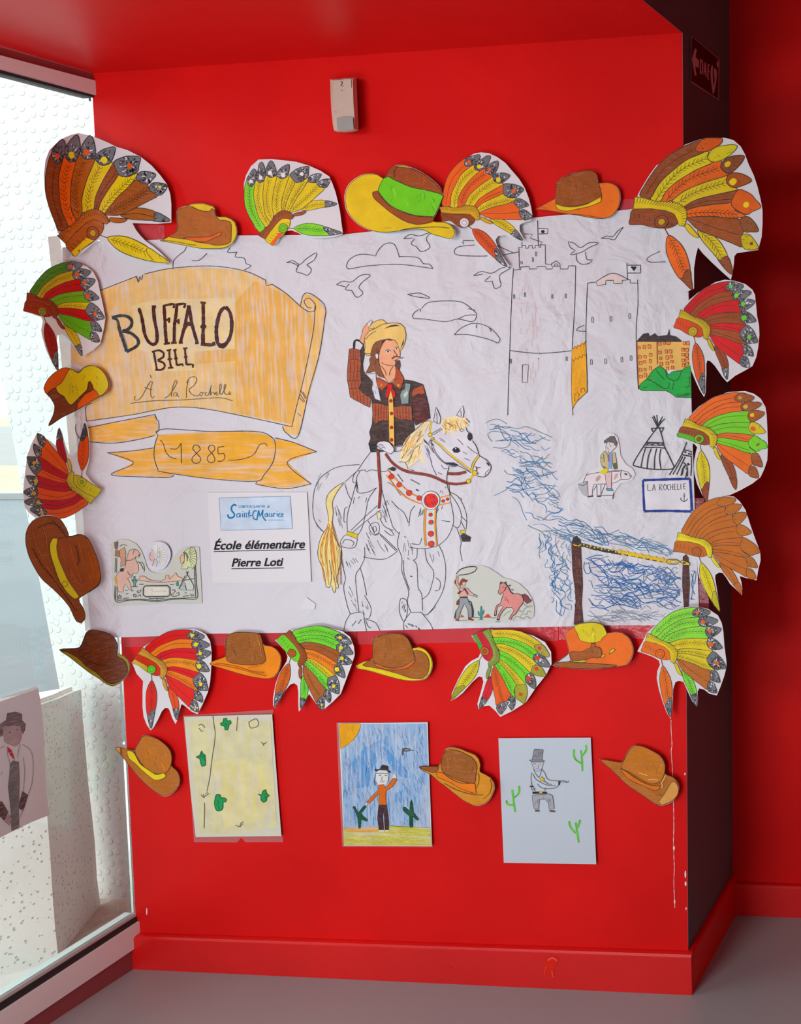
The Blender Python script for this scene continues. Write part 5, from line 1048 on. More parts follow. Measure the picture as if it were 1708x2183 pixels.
D.f((160, 164, 172), '605,965 640,960 860,945 910,970 930,1100 935,1170 860,1175 850,1080 800,1020 710,1030 700,1170 635,1170 615,1100', line=GP, lw=1.3).f((80, 82, 90), '640,1180 710,1185 715,1212 650,1212').f((80, 82, 90), '858,1185 945,1195 950,1220 870,1218'); D.hatch('620,980 900,960 920,1160 860,1150 820,1020 700,1020 690,1160 630,1160', 40, 95, 10, 1.2, (124, 128, 136)); D.done()
# sheet taped to the glass
def glass_fn(px, py, off=0.0): return on_glass(px, py, .0022 + off)
GS = Surf(.0, fn=glass_fn); GS.step = 20
CG, KG = (0, 1450), 6.067
MATS['glass_sheet'] = paper_mat('backlit_grey_paper', (.72, .70, .72), wrinkle=.1, dist=.002)
def backlit(m, amt):       # daylight shining through thin paper
    nt = m.node_tree; L = nt.links; b = nt.nodes['Principled BSDF']; out = nt.nodes['Material Output']
    tl = N(nt, 'ShaderNodeBsdfTranslucent'); mx = N(nt, 'ShaderNodeMixShader'); mx.inputs[0].default_value = amt
    if b.inputs['Base Color'].links: L.new(b.inputs['Base Color'].links[0].from_socket, tl.inputs[0])
    else: tl.inputs[0].default_value = b.inputs['Base Color'].default_value
    L.new(b.outputs[0], mx.inputs[1]); L.new(tl.outputs[0], mx.inputs[2]); L.new(mx.outputs[0], out.inputs[0])
backlit(MATS['glass_sheet'], .3)
MATS['crayon_on_glass'] = paper_mat('pale_pencil_on_backlit_paper', None, crayon=.35, wrinkle=.1); backlit(MATS['crayon_on_glass'], .3)
r = sheet('drawing_sheet', P('-300,400 -150,330 0,278 250,195 495,112 530,300 560,600 580,1000 605,1500 645,1742 400,1840 150,1960 0,2040 -300,2200', KG, *CG), GS, 'glass_sheet', label='drawing of a figure in hat and red scarf taped to the window glass', cat='drawing')
bt = sheet('tape_strip', P('-200,300 0,232 300,135 470,80 492,104 495,112 0,280 -200,345', KG, *CG), Surf(0, fn=lambda x, y, o=0: on_glass(x, y, .0016 + o)), 'tape_white', parent=r, thick=.0002)
D = Draw('figure_drawing', CG, KG, GS, r, base=.0003, mat='crayon_on_glass')
GR_ = (130, 122, 128)
D.f((118, 108, 112), '-60,640 0,570 80,520 95,430 200,410 285,440 280,520 330,570 320,640 295,700 270,600 150,580 50,600 30,720 -40,740', line=(90, 80, 86), lw=1.1)
D.f((172, 156, 158), '30,620 150,585 270,600 275,760 240,830 200,860 120,830 60,800', line=GR_, lw=.9); D.d((80, 60, 60), (127, 675, 10), (222, 642, 10)); D.f((176, 58, 66), '90,855 150,910 180,980 190,1035 130,970 105,920')
D.f((116, 116, 118), '130,1080 170,1040 240,1060 250,1250 245,1500 240,1700 245,1900 150,1955 140,1700 120,1500 105,1380 125,1200', line=(100, 100, 104), lw=1); D.f((92, 74, 74), '290,1440 360,1490 300,1690 240,1650', line=(60, 50, 50), lw=1.2).f((92, 74, 74), '-40,1600 20,1570 105,1710 50,1810 0,1760', line=(60, 50, 50), lw=1.2)
D.f((170, 152, 150), '50,1815 110,1740 160,1800 120,1880', line=GR_, lw=1); D.l(1.2, GR_, '265,830 240,900 230,1000', '290,830 380,890 420,980 430,1150 410,1350 360,1480', '90,880 100,980 130,1070', '300,1000 320,1200 300,1440', '300,1690 250,1785', '30,1180 20,1220', '-60,900 0,880 60,850'); D.done()

# ---------------------------------------------------------------- paper feather headdresses
# every one is the same colouring page, cut out and coloured differently: a traced page is fitted to each
TK = [(75,605),(250,628),(715,235),(788,318),(820,395),(830,575),(865,760),(805,895),(775,990),(590,1120),(350,1218)]
T_F = ['165,435 215,370 285,300 360,245 440,215 520,200 588,198 560,235 545,245 555,270 600,285 480,300 370,350 290,400 220,470',
 '220,470 290,400 370,350 480,300 600,285 620,292 603,330 612,350 625,372 520,385 400,420 320,460 270,505',
 '270,505 320,460 400,420 520,385 625,372 682,378 668,420 680,450 695,485 560,483 430,495 345,522',
 '345,522 430,495 560,483 695,485 684,530 705,570 740,603 600,585 480,578 385,590',
 '385,590 480,578 600,585 740,603 715,640 688,668 580,645 480,625 400,620',
 '400,620 480,625 580,645 688,668 700,725 760,783 660,765 560,720 470,690 405,665',
 '405,665 470,690 560,720 660,765 715,790 725,870 700,890 692,960 630,920 540,850 460,780 425,720',
 '455,780 510,810 555,870 580,930 592,1000 565,1000 545,1020 500,930 465,850']
T_S = ['200,440 360,300 548,245','250,490 420,360 605,330','310,510 470,430 670,420','365,555 520,525 685,532','395,605 540,610 700,650','405,645 550,690 715,760','425,690 560,800 700,890','465,790 525,890 560,1010']
T_T = ['548,243 600,198 660,210 715,235 700,265 650,282 610,285 560,270','603,330 650,280 720,285 788,318 750,355 690,375 640,372 612,350',
 '668,420 700,380 760,375 820,395 790,440 720,480 695,470 680,445','684,530 710,480 770,500 815,545 830,578 770,590 715,580',
 '688,668 740,608 790,640 835,690 865,760 810,772 765,775 700,715','718,792 770,790 800,840 808,897 760,885 725,870','700,892 745,895 770,940 777,992 720,985 692,960',
 '592,1000 600,1060 592,1120 560,1075 530,1000 545,1015 565,1000']
T_D = [(597,243,19),(650,330,22),(712,415,20),(722,542,24),(778,715,20),(770,855,12),(745,950,10)]
T_HANG = '275,742 320,800 350,870 362,950 360,1040 330,1040 305,1100 290,1090 265,1000 248,900 250,820'
T_HTIP = '360,1040 358,1130 350,1218 320,1170 293,1095 305,1100 330,1040'
T_RUF = '130,435 180,455 240,492 300,515 360,545 400,590 412,620 405,675 378,722 350,700 345,650 335,605 290,565 210,530 115,510'
T_BAND = '112,512 210,532 290,567 335,607 345,650 340,680 290,685 230,665 150,630 75,605 85,570'
T_BEAD = '385,722 405,715 440,790 455,830 430,820 400,775'
def solve3(A, b):
    M = [r[:] + [v] for r, v in zip(A, b)]
    for i in range(3):
        p = max(range(i, 3), key=lambda r: abs(M[r][i])); M[i], M[p] = M[p], M[i]
        for r in range(3):
            if r != i:
                f = M[r][i] / M[i][i]; M[r] = [a - f * c for a, c in zip(M[r], M[i])]
    return [M[i][3] / M[i][i] for i in range(3)]
def warp_to(dst):
    A = [[sum(p[i] * q for p, q in [((x, y, 1), (x, y, 1)[j]) for x, y in TK]) for j in range(3)] for i in range(3)]
    co = []
    for k in (0, 1):
        b = [sum((x, y, 1)[i] * d[k] for (x, y), d in zip(TK, dst)) for i in range(3)]
        co.append(solve3(A, b))
    def aff(x, y): return tuple(c[0] * x + c[1] * y + c[2] for c in co)
    res = [(d[0] - aff(*t)[0], d[1] - aff(*t)[1]) for t, d in zip(TK, dst)]
    def f(p):
        x, y = p; ax, ay = aff(x, y); W = 1e-5; rx = ry = 0
        for (tx, ty), (ex, ey) in zip(TK, res):
            w_ = 1 / (((x - tx) ** 2 + (y - ty) ** 2) / 1e4 + .02) ** 2; W += w_; rx += w_ * ex; ry += w_ * ey
        return (ax + rx / (W + .3), ay + ry / (W + .3))
    sc_ = math.sqrt(abs(co[0][0] * co[1][1] - co[0][1] * co[1][0]))
    return f, sc_
BLK = (38, 38, 42)
BR, OR, YE, RD, GR, DG, LB = (152, 84, 42), (222, 104, 38), (212, 190, 42), (196, 28, 32), (132, 208, 72), (72, 128, 34), (176, 104, 58)
GY = (104, 108, 112)
MATS['cut_paper'] = paper_mat('white_drawing_card', (.77, .78, .81), wrinkle=.4, dist=.004)
def shade(c, k): return tuple(max(0, min(255, v * k)) for v in c)
def feather_marks(ink, body, spine, col, f, s, lw, barbs=True, spacing=22, blen=32, rnd=None):
    pts = [f(p) for p in smooth(P(body), True, 22)]
    ink.fill(pts, col)
    ink.line(pts, lw, BLK, sm=False, closed=True)
    sp = smooth(P(spine), False, 6)
    bc = shade(col, .42)
    ink.line([f(p) for p in sp[::3]], lw * .8, bc)
    if not barbs: return
    acc = 0; poly = smooth(P(body), True, 22)
    for i in range(1, len(sp)):
        dx, dy = sp[i][0] - sp[i-1][0], sp[i][1] - sp[i-1][1]; L = math.hypot(dx, dy) or 1; acc += L
        if acc > spacing:
            acc = 0; dx /= L; dy /= L
            for sg in (-1, 1):
                for sc2 in (1, .75, .5):
                    bl_ = blen * sc2 * random.uniform(.8, 1.15)
                    a = (sp[i][0] + sg * -dy * 3, sp[i][1] + sg * dx * 3)
                    e_ = (a[0] + (dx * .75 + sg * -dy * .62) * bl_, a[1] + (dy * .75 + sg * dx * .62) * bl_)
                    if inside(*e_, poly):
                        ink.line([f(a), f(e_)], lw * .7, bc, sm=False); break
def tip_marks(ink, poly, col, dot, dotcol, f, s, lw):
    pts = [f(p) for p in smooth(P(poly), True, 16)]
    ink.fill(pts, col)
    pp = P(poly); xs = [p[0] for p in pp]; ys = [p[1] for p in pp]; tp = smooth(pp, True, 16)
    cx, cy = (dot[0], dot[1]) if dot else (sum(xs) / len(xs), sum(ys) / len(ys))
    grey = max(col) - min(col) < 30
    if grey:
        for k in range(70):
            a = random.uniform(0, 6.283); r0 = random.uniform(14, 60); L = random.uniform(10, 26)
            a2 = a + random.uniform(-.12, .12)
            p0 = (cx + math.cos(a) * r0, cy + math.sin(a) * r0); p1 = (cx + math.cos(a2) * (r0 + L), cy + math.sin(a2) * (r0 + L))
            if inside(*p0, tp) and inside(*p1, tp): ink.line([f(p0), f(p1)], lw * random.uniform(1.0, 1.9), BLK if k % 5 else (215, 216, 220), sm=False)
    else:
        for k in range(12):
            p0 = (random.uniform(min(xs), max(xs)), random.uniform(min(ys), max(ys))); p1 = (p0[0] + random.uniform(-14, 14), p0[1] + random.uniform(-14, 14))
            if inside(*p0, tp) and inside(*p1, tp): ink.line([f(p0), f(p1)], lw * .8, shade(col, .6), sm=False)
    ink.line(pts, lw * 1.1, BLK if grey else shade(col, .5), sm=False, closed=True)
    if dot and dotcol:
        ink.lift(3); ink.fill([f((dot[0] + dot[2] * math.cos(t * .7) * random.uniform(.85, 1.1), dot[1] + dot[2] * math.sin(t * .7) * random.uniform(.85, 1.1))) for t in range(9)], dotcol)
def headdress(label, surf, crop, k, keys, outline, F8, hang, tips, dots, ruf, band, ros, brow=None, hangtip=GY, stip=GY, rosin=None, barbs=True):
    random.seed(len(label) * 7 + int(k * 100))
    keyp = P(keys, k, *crop); f, s = warp_to(keyp)
    lw = max(1.0, 4.6 * s) * 1.05
    r = sheet('feather_headdress', P(outline, k, *crop), surf, 'cut_paper', label=label, cat='paper cutout', group='paper feather headdresses around the mural')
    z0 = .0003
    order = [7, 6, 5, 4, 3, 2, 1, 0]
    for i in order:
        ink = Ink(surf, base=z0 + .00008 * (7 - i))
        feather_marks(ink, T_F[i], T_S[i], F8[i], f, s, lw, barbs if isinstance(barbs, bool) else i in barbs)
        fo_ = ink.build('feather', r); tk = Ink(surf, base=ink.z)
        tip_marks(tk, T_T[i], stip if i == 7 else tips[i], T_D[i] if i < 7 else None, dots[i] if i < 7 else None, f, s, lw)
        tk.build('feather_tip', fo_)
    ink = Ink(surf, base=.0006); feather_marks(ink, T_HANG, '278,760 305,880 325,1040', hang, f, s, lw); ink.line([f(p) for p in P('258,668 268,710 276,745')], lw * 1.3, shade(hang, .5)); fo_ = ink.build('hanging_feather', r); tk = Ink(surf, base=ink.z); tip_marks(tk, T_HTIP, hangtip, None, None, f, s, lw); tk.build('feather_tip', fo_)
    ink = Ink(surf, base=.0011)
    bp = [f(p) for p in smooth(P(T_BAND), True, 20)]; ink.fill(bp, band); ink.line(bp, lw * .8, shade(band, .45), sm=False, closed=True)
    if brow: q = [f(p) for p in P('75,605 88,570 200,600 215,655 150,630')]; ink.fill(q, brow)
    for t in range(9):
        a = (118 + t * 24, 540 + t * 10 + (t * t) * .5); ink.line([f(a), f((a[0] - 4, a[1] + 34))], lw * .8, shade(band, .5), sm=False)
    ink.build('headband', r)
    ink = Ink(surf, base=.0013)
    # scalloped ruffle
    top = smooth(P('130,435 180,455 240,492 300,515 360,545 400,590 412,620 405,675 378,722'), False, 9)
    bot = P('350,700 345,650 335,605 290,565 210,530 115,510')
    sc3 = []
    for i, p in enumerate(top):
        dx, dy = p[0] - 300, p[1] - 700; L = math.hypot(dx, dy); b_ = 5 if i % 2 else -4
        sc3.append((p[0] + dx / L * b_, p[1] + dy / L * b_))
    ink.fill([f(p) for p in sc3 + bot], ruf); ink.line([f(p) for p in sc3 + bot], lw * .8, shade(ruf, .4), sm=False, closed=True)
    for i in range(1, len(top), 2):
        p = top[i]; t = i / len(top); q = (115 + (350 - 115) * min(1, t * 1.25), 510 + 190 * t ** 2.2); d = (q[0] - p[0], q[1] - p[1])
        ink.line([f(p), f((p[0] + d[0] * .55, p[1] + d[1] * .55))], lw * .75, shade(ruf, .5), sm=False)
    q = [f(p) for p in smooth(P(T_BEAD), True, 14)]; ink.fill(q, ruf); ink.line(q, lw * .8, shade(ruf, .4), sm=False, closed=True)
    ink.build('ruffle', r)
    ink = Ink(surf, base=.0016)
    ci = [f((250 + 42 * math.cos(t * .3927), 628 + 42 * math.sin(t * .3927))) for t in range(16)]; ink.fill(ci, ros); ink.line(ci, lw, shade(ros, .45), sm=False, closed=True)
    ci = [f((250 + 22 * math.cos(t * .3927), 628 + 22 * math.sin(t * .3927))) for t in range(16)]
    if rosin: ink.fill(ci, rosin)
    ink.line(ci, lw * .8, shade(ros, .5), sm=False, closed=True)
    ink.build('rosette', r)
    return r
def S_(d, cx, cy, **k): return Surf(d, cx, cy, **k)
G7 = [GY] * 7
OD, YD = (235, 96, 40), (225, 205, 40)
headdress('largest feather headdress at upper left, brown, orange and yellow feathers with dark dotted tips', S_(.013, 230, 420, fold=True), (0, 60), 4.27,
 '685,2080 845,1865 565,1010 700,970 820,975 1045,1085 1275,1175 1415,1335 1520,1435 1550,1755 1545,2130',
 '715,955 850,985 980,1040 1060,1080 1160,1110 1280,1170 1380,1250 1460,1340 1520,1420 1550,1510 1560,1600 1560,1770 1430,1782 1205,1775 1240,1840 1280,1890 1330,1940 1400,1990 1470,2050 1555,2135 1500,2150 1300,2120 1130,2065 1030,2010 960,1950 900,1930 850,1960 760,2040 690,2090 640,2040 600,1960 560,1900 525,1860 490,1740 450,1600 410,1480 400,1330 415,1200 450,1110 510,1050 580,1000 650,970',
 [(138, 78, 46), (226, 100, 32), (168, 96, 48), YE, (140, 76, 44), YE, (150, 88, 50), (158, 96, 50)], YE, G7, [OD, YD, OD, YD, OD, None, YD], (172, 100, 54), (165, 92, 50), (150, 84, 48), brow=YE, hangtip=YE, rosin=(190, 150, 60), barbs=(1, 2, 3, 5, 6))
headdress('feather headdress with green outer feather and yellow fan, white-dotted tips, over top left of mural', S_(.011, 620, 430, curl=.0012), (500, 310), 3.713,
 '305,795 385,655 150,185 212,130 285,120 430,150 585,165 685,230 755,270 812,465 850,690',
 '190,112 290,108 390,118 490,130 590,160 680,200 750,245 775,300 800,370 820,450 835,520 848,620 858,690 850,705 790,725 700,735 620,735 545,715 500,690 450,672 410,680 375,710 345,760 305,798 270,765 230,715 170,660 130,590 95,470 75,360 75,300 90,240 130,165',
 [GR, YE, YE, YE, YE, YE, YE, YE], GR, G7, [(225, 225, 228)] * 5 + [None, None], (148, 78, 40), YE, (120, 190, 60), brow=(215, 95, 35))
headdress('feather headdress of alternate orange and yellow feathers between green-crowned hat and brown hat', S_(.014, 1040, 430, curl=.001), (920, 310), 4.067,
 '100,660 285,670 415,80 508,90 575,135 680,260 800,380 840,520 875,620 790,825 655,1050',
 '95,665 85,590 115,470 150,340 200,240 270,150 320,100 370,70 430,60 500,68 570,100 640,150 700,220 760,290 810,370 845,460 865,540 878,620 860,650 800,670 765,690 765,740 790,790 800,830 700,805 640,780 580,785 555,820 570,870 610,950 650,1010 678,1045 655,1062 600,1045 520,985 440,920 390,860 360,810 350,770 310,710 240,715 200,690',
 [(228, 98, 32), YE, (222, 100, 38), YE, (222, 100, 38), YE, (220, 100, 40), YE], (205, 82, 34), G7, [OD, YD, OD, YD, OD, None, None], (200, 160, 45), (135, 72, 38), (215, 212, 216), barbs=(1, 2, 3, 5, 7))
headdress('largest feather headdress at upper right with brown tips and yellow dots, overhanging the pillar edge', S_(.012, 1440, 450, tx=.001, curl=.001), (1330, 280), 5.3375,
 '65,1060 430,1030 1120,85 1290,165 1370,280 1455,560 1560,860 1525,1135 1525,1330 1230,1630 780,1800',
 '60,1065 80,970 120,870 160,720 210,630 290,500 370,390 480,330 600,240 700,150 850,95 1000,78 1150,72 1250,100 1330,170 1380,260 1420,370 1480,500 1520,620 1560,780 1580,900 1580,1050 1570,1200 1530,1350 1400,1370 1290,1385 1260,1420 1255,1500 1240,1600 1220,1690 1130,1610 1000,1490 900,1390 845,1320 820,1420 800,1560 800,1700 800,1790 740,1815 680,1820 600,1700 540,1560 500,1440 480,1330 470,1400 440,1380 440,1250 420,1110 330,1095 200,1095',
 [(136, 76, 44), (205, 192, 42), (216, 104, 48), (206, 186, 56), (136, 76, 44), (226, 106, 42), (150, 84, 50), YE], (226, 106, 42), [(205, 92, 40), (205, 192, 42), (128, 74, 46), (160, 84, 46), (210, 100, 46), (140, 86, 54), (200, 180, 50)],
 [None, None, (214, 190, 60), (222, 200, 50), (226, 196, 40), None, (120, 70, 50)], YE, (136, 74, 46), (140, 76, 46), brow=None, hangtip=(140, 76, 44), stip=(140, 80, 50), rosin=(190, 160, 50), barbs=(1, 2, 3, 5, 7))
headdress('red and brown feather headdress with green-dotted dark tips at the pillar edge', S_(.013, 1530, 700, tx=.001, curl=.001), (1420, 580), 7.426,
 '125,880 425,940 1225,210 1350,320 1410,460 1425,775 1455,1105 1376,1330 1320,1505 965,1705 605,1930',
 '120,880 200,720 290,580 370,440 500,330 640,240 780,160 930,120 1100,140 1260,190 1370,280 1410,360 1425,500 1445,700 1475,850 1480,1000 1460,1200 1430,1350 1370,1490 1250,1560 1100,1640 970,1745 900,1670 840,1580 770,1480 700,1410 655,1400 640,1450 640,1600 635,1750 630,1900 605,1980 540,1880 470,1730 400,1560 375,1400 370,1280 380,1180 370,1000 240,960',
 [(186, 34, 34), (150, 76, 36), (200, 36, 36), (145, 75, 36), (206, 34, 34), (155, 80, 40), (204, 38, 38), (140, 66, 32)], (212, 92, 40), G7, [(110, 190, 90), (130, 215, 60), (120, 205, 70), (120, 205, 70), (120, 205, 70), None, None], (190, 168, 50), (205, 72, 34), (190, 168, 30), barbs=False)
headdress('feather headdress of orange and green feathers with brown tips and yellow hanging feather', S_(.013, 1540, 940, tx=.0012, curl=.001), (1430, 820), 7.764,
 '105,855 470,900 1380,205 1505,320 1555,465 1565,790 1600,1040 1510,1360 1450,1540 1075,1740 600,1940',
 '75,870 150,740 240,600 330,500 460,370 600,270 780,190 950,120 1100,115 1230,105 1380,150 1490,230 1570,370 1590,500 1600,700 1610,1000 1600,1250 1550,1400 1490,1530 1350,1640 1150,1750 980,1830 900,1840 780,1880 700,1900 620,1950 600,1960 520,1820 440,1650 400,1500 385,1400 390,1250 420,1100 440,1040 400,990 330,950 200,920',
 [(220, 104, 40), (220, 104, 40), (124, 200, 68), (124, 200, 68), (224, 108, 44), (122, 200, 64), (226, 108, 44), (140, 74, 42)], (212, 196, 50), [(152, 86, 50), (152, 86, 50), (158, 90, 50), (206, 190, 60), (122, 205, 70), (150, 84, 50), (150, 84, 50)],
 [(170, 150, 70), (190, 180, 80), (226, 196, 60), (226, 96, 40), (140, 100, 60), None, None], (206, 184, 48), (140, 76, 44), (120, 190, 60), brow=(96, 176, 60), hangtip=(140, 72, 42), stip=(140, 74, 42), rosin=(130, 80, 40), barbs=False)
headdress('feather headdress coloured all light brown with yellow ruffle and yellow hanging feather', S_(.016, 1530, 1170, tx=.0012, curl=.001), (1420, 1040), 7.764,
 '130,1050 510,1060 1150,180 1250,290 1335,420 1415,740 1560,1060 1510,1320 1490,1500 1255,1760 890,2040',
 '125,1050 160,950 210,820 210,740 270,690 380,500 480,400 600,310 700,240 850,160 980,130 1130,145 1220,220 1320,370 1400,620 1480,850 1560,1050 1568,1200 1530,1350 1500,1530 1350,1500 1220,1460 1250,1560 1265,1680 1255,1775 1150,1670 1060,1590 1000,1490 940,1410 880,1400 820,1440 815,1500 840,1650 870,1850 895,2050 800,1950 700,1790 620,1650 560,1500 530,1400 520,1250 510,1150 440,1100 300,1080',
 [(186, 108, 48)] * 8, (214, 202, 44), [(180, 110, 56)] * 7, [None] * 7, (220, 204, 44), (182, 104, 52), (178, 100, 46), hangtip=(186, 178, 48), stip=(190, 112, 60), barbs=False)
headdress('feather headdress at lower right, three bright green feathers above yellow and brown ones', S_(.0175, 1450, 1400, tx=.0015, curl=.001), (1350, 1250), 4.366,
 ' '.join('%d,%d' % p for p in TK),
 '40,605 85,520 130,430 200,370 300,280 400,220 500,192 600,188 700,210 790,270 825,340 840,420 850,560 868,690 870,750 850,830 815,930 780,1015 710,1000 660,960 615,950 600,980 605,1060 592,1122 550,1070 500,960 470,890 430,880 395,890 372,960 370,1060 360,1180 350,1235 310,1170 270,1060 240,960 220,860 225,790 250,730 240,690 180,655 100,625',
 [(140, 212, 84)] * 3 + [(212, 196, 52)] * 3 + [(176, 108, 60), (132, 215, 84)], (228, 112, 44), G7, [(240, 104, 56)] * 5 + [None, None], (212, 190, 44), (226, 112, 44), (222, 108, 40), barbs=(0, 1, 2, 3, 4, 5, 7))
headdress('small green, yellow and red feather headdress overlapping the left edge of the mural', S_(.012, 140, 670, fold=True), (0, 540), 4.27,
 '215,525 385,530 745,95 825,165 865,240 900,410 950,590 922,712 905,805 745,935 530,1070',
 '210,525 240,430 270,340 340,240 420,160 500,110 590,72 680,80 790,120 850,170 890,250 915,370 940,480 960,590 945,690 915,820 850,880 750,940 700,890 650,820 600,760 560,735 525,745 515,800 525,900 535,1000 530,1075 480,1010 420,880 380,740 375,700 390,620 375,580 300,555',
 [DG, (182, 160, 50), (178, 32, 32), (110, 165, 46), (206, 184, 50), (180, 30, 32), (100, 165, 52), (200, 176, 56)], (150, 34, 34), G7, [OD] * 5 + [None, (190, 60, 50)], (140, 58, 34), (140, 52, 30), (150, 120, 50), brow=(150, 52, 34), rosin=(110, 130, 50), barbs=(1, 4, 7))
headdress('red and orange feather headdress turned upside down at the left edge of the mural', S_(.012, 140, 1020, fold=True), (0, 900), 4.27,
 '920,610 745,545 275,800 220,725 215,640 240,490 245,315 310,200 342,105 540,55 770,10',
 '922,610 880,660 830,710 800,755 740,785 640,840 540,868 400,872 320,870 260,820 225,770 210,640 225,480 250,300 290,190 340,95 410,140 480,190 505,215 520,120 543,45 575,130 600,220 630,290 660,305 690,280 710,220 740,90 770,0 805,60 815,150 815,250 812,350 790,420 780,470 830,540',
 [(206, 82, 34), (168, 30, 38), (204, 76, 34), (168, 30, 38), (204, 76, 34), (170, 28, 32), (206, 82, 34), (160, 28, 42)], (200, 76, 34), [(84, 84, 86)] * 7, [(196, 146, 50)] * 5 + [None, None], (184, 166, 70), (178, 172, 60), (190, 180, 50), rosin=(120, 150, 50), hangtip=(60, 56, 58), stip=(90, 90, 94), barbs=False)
headdress('red and orange feather headdress with yellow-dotted tips hanging below the mural at left', S_(.012, 370, 1440, tx=.002, curl=.001), (270, 1320), 8.54,
 '105,790 450,915 1415,310 1510,470 1540,610 1505,945 1480,1290 1375,1510 1300,1685 910,1835 445,1990',
 '90,790 170,680 310,500 460,410 640,310 800,230 980,190 1220,180 1330,210 1450,280 1520,400 1550,600 1540,900 1520,1150 1480,1330 1380,1560 1290,1730 1180,1680 1060,1580 1000,1545 970,1650 940,1800 890,1910 830,1800 790,1680 760,1620 700,1615 640,1680 570,1830 500,1960 440,2025 370,1930 310,1780 290,1600 290,1300 300,1130 250,1070 180,990 140,890',
 [(204, 34, 32), (226, 124, 44), (206, 28, 36), (230, 146, 60), (214, 34, 38), (226, 120, 44), (214, 40, 34), (216, 78, 34)], (206, 42, 36), G7, [YD] * 5 + [None, YD], (196, 150, 76), (196, 58, 42), (106, 200, 66), brow=(196, 170, 70), barbs=(3, 5))
headdress('green-topped feather headdress with brown and orange feathers between two hats below the mural', S_(.015, 680, 1420, tx=.0015, curl=.001), (440, 1320), 5.0235,
 '750,225 915,365 1555,255 1572,370 1562,465 1482,627 1418,802 1317,892 1247,972 1010,960 735,945',
 '735,225 830,170 900,125 1000,100 1180,80 1330,95 1460,130 1540,190 1580,290 1590,380 1560,480 1500,640 1440,800 1360,880 1245,980 1180,910 1100,800 1080,840 1040,930 990,990 985,900 985,780 975,710 940,685 900,700 840,770 780,880 735,955 715,920 715,840 740,700 780,580 830,500 860,450 870,400 850,350 790,280',
 [(118, 204, 76), (118, 204, 76), (150, 86, 48), (232, 132, 66), (206, 184, 40), (122, 206, 80), (160, 98, 56), (122, 210, 84)], (196, 96, 44), G7, [YD] * 5 + [None, YD], (150, 80, 46), (116, 196, 70), (170, 92, 44), barbs=(0, 1, 3, 4, 5, 7))
headdress('feather headdress of alternate yellow and green feathers with red dots below the mural', S_(.013, 1070, 1430, tx=.0015, curl=.001), (750, 1320), 3.882,
 '1000,135 1100,265 1638,305 1640,395 1607,467 1517,577 1427,697 1322,750 1235,787 1055,737 828,667',
 '990,135 1080,110 1160,85 1270,92 1380,98 1500,135 1600,190 1650,270 1655,370 1610,460 1530,560 1440,690 1330,760 1230,808 1190,760 1140,715 1090,720 1050,745 1040,700 1070,600 1090,520 1080,480 1050,475 1000,520 920,610 870,650 822,675 830,610 880,500 940,390 990,345 1050,315 1065,280 1040,210',
 [(208, 186, 50), (122, 204, 72), (208, 190, 56), (120, 204, 70), (208, 186, 44), (122, 206, 72), (214, 92, 40), (200, 44, 54)], (200, 190, 62), [(160, 150, 70), GY, (150, 150, 60), (96, 96, 98), (150, 150, 56), GY, GY], [(210, 70, 50)] * 5 + [None, (210, 50, 60)], (130, 150, 66), (196, 44, 60), (180, 106, 50), brow=(84, 156, 60), hangtip=(150, 150, 50), rosin=(160, 80, 50), barbs=(0, 1, 2, 3, 4, 5, 6))

# ---------------------------------------------------------------- paper cowboy hats
def hat(label, surf, crop, k, outline, base, fills, lines=(), basemat='marker'):
    random.seed(len(label) * 3 + int(k * 50))
    op = smooth(P(outline, k, *crop), True, 9)
    r = sheet('paper_hat', op, surf, 'cut_paper', label=label, cat='paper cutout', group='paper cowboy hats around the mural')
    names = {'crown': .0008, 'brim': .0003, 'hat_band': .0012, 'patch': .0009}
    cx = sum(p[0] for p in op) / len(op); cy = sum(p[1] for p in op) / len(op)
    ins = [(cx + (x - cx) * .985, cy + (y - cy) * .985) for x, y in op]
    ink = Ink(surf, base=.0002); ink.fill(ins, base); ink.line(ins, 1.3, shade(base, .38), sm=False, closed=True)
    xs = [p[0] for p in ins]; ys = [p[1] for p in ins]
    for q in range(14):
        x, y = random.uniform(min(xs), max(xs)), random.uniform(min(ys), max(ys)); e_ = (x + random.uniform(8, 24), y + random.uniform(-3, 8))
        if inside(x, y, ins) and inside(*e_, ins): ink.line([(x, y), ((x + e_[0]) / 2, (y + e_[1]) / 2 - 2), e_], random.uniform(1.2, 3), shade(base, random.choice((.86, 1.1))), taper=True)
    ink.build('brim', r)
    for nm, col, pts in fills:
        ink = Ink(surf, base=names[nm]); q = smooth(P(pts, k, *crop), True, 7); ink.fill(q, col); ink.line(q, 1.2, shade(col, .4), sm=False, closed=True)
        xs = [p[0] for p in q]; ys = [p[1] for p in q]
        for j in range(18 if nm == 'crown' else 4):
            x, y = random.uniform(min(xs), max(xs)), random.uniform(min(ys), max(ys)); e_ = (x + random.uniform(-6, 10), y + random.uniform(8, 26))
            if inside(x, y, q) and inside(*e_, q): ink.line([(x, y), ((x + e_[0]) / 2 + 2, (y + e_[1]) / 2), e_], random.uniform(1.2, 3.4), shade(col, random.choice((.82, .88, 1.16))), taper=True)
        ink.build(nm, r)
    if lines:
        ink = Ink(surf, base=.0015)
        for w_, col, pts in lines: ink.line(P(pts, k, *crop), w_, col)
        ink.build('pen_line', r)
    return r
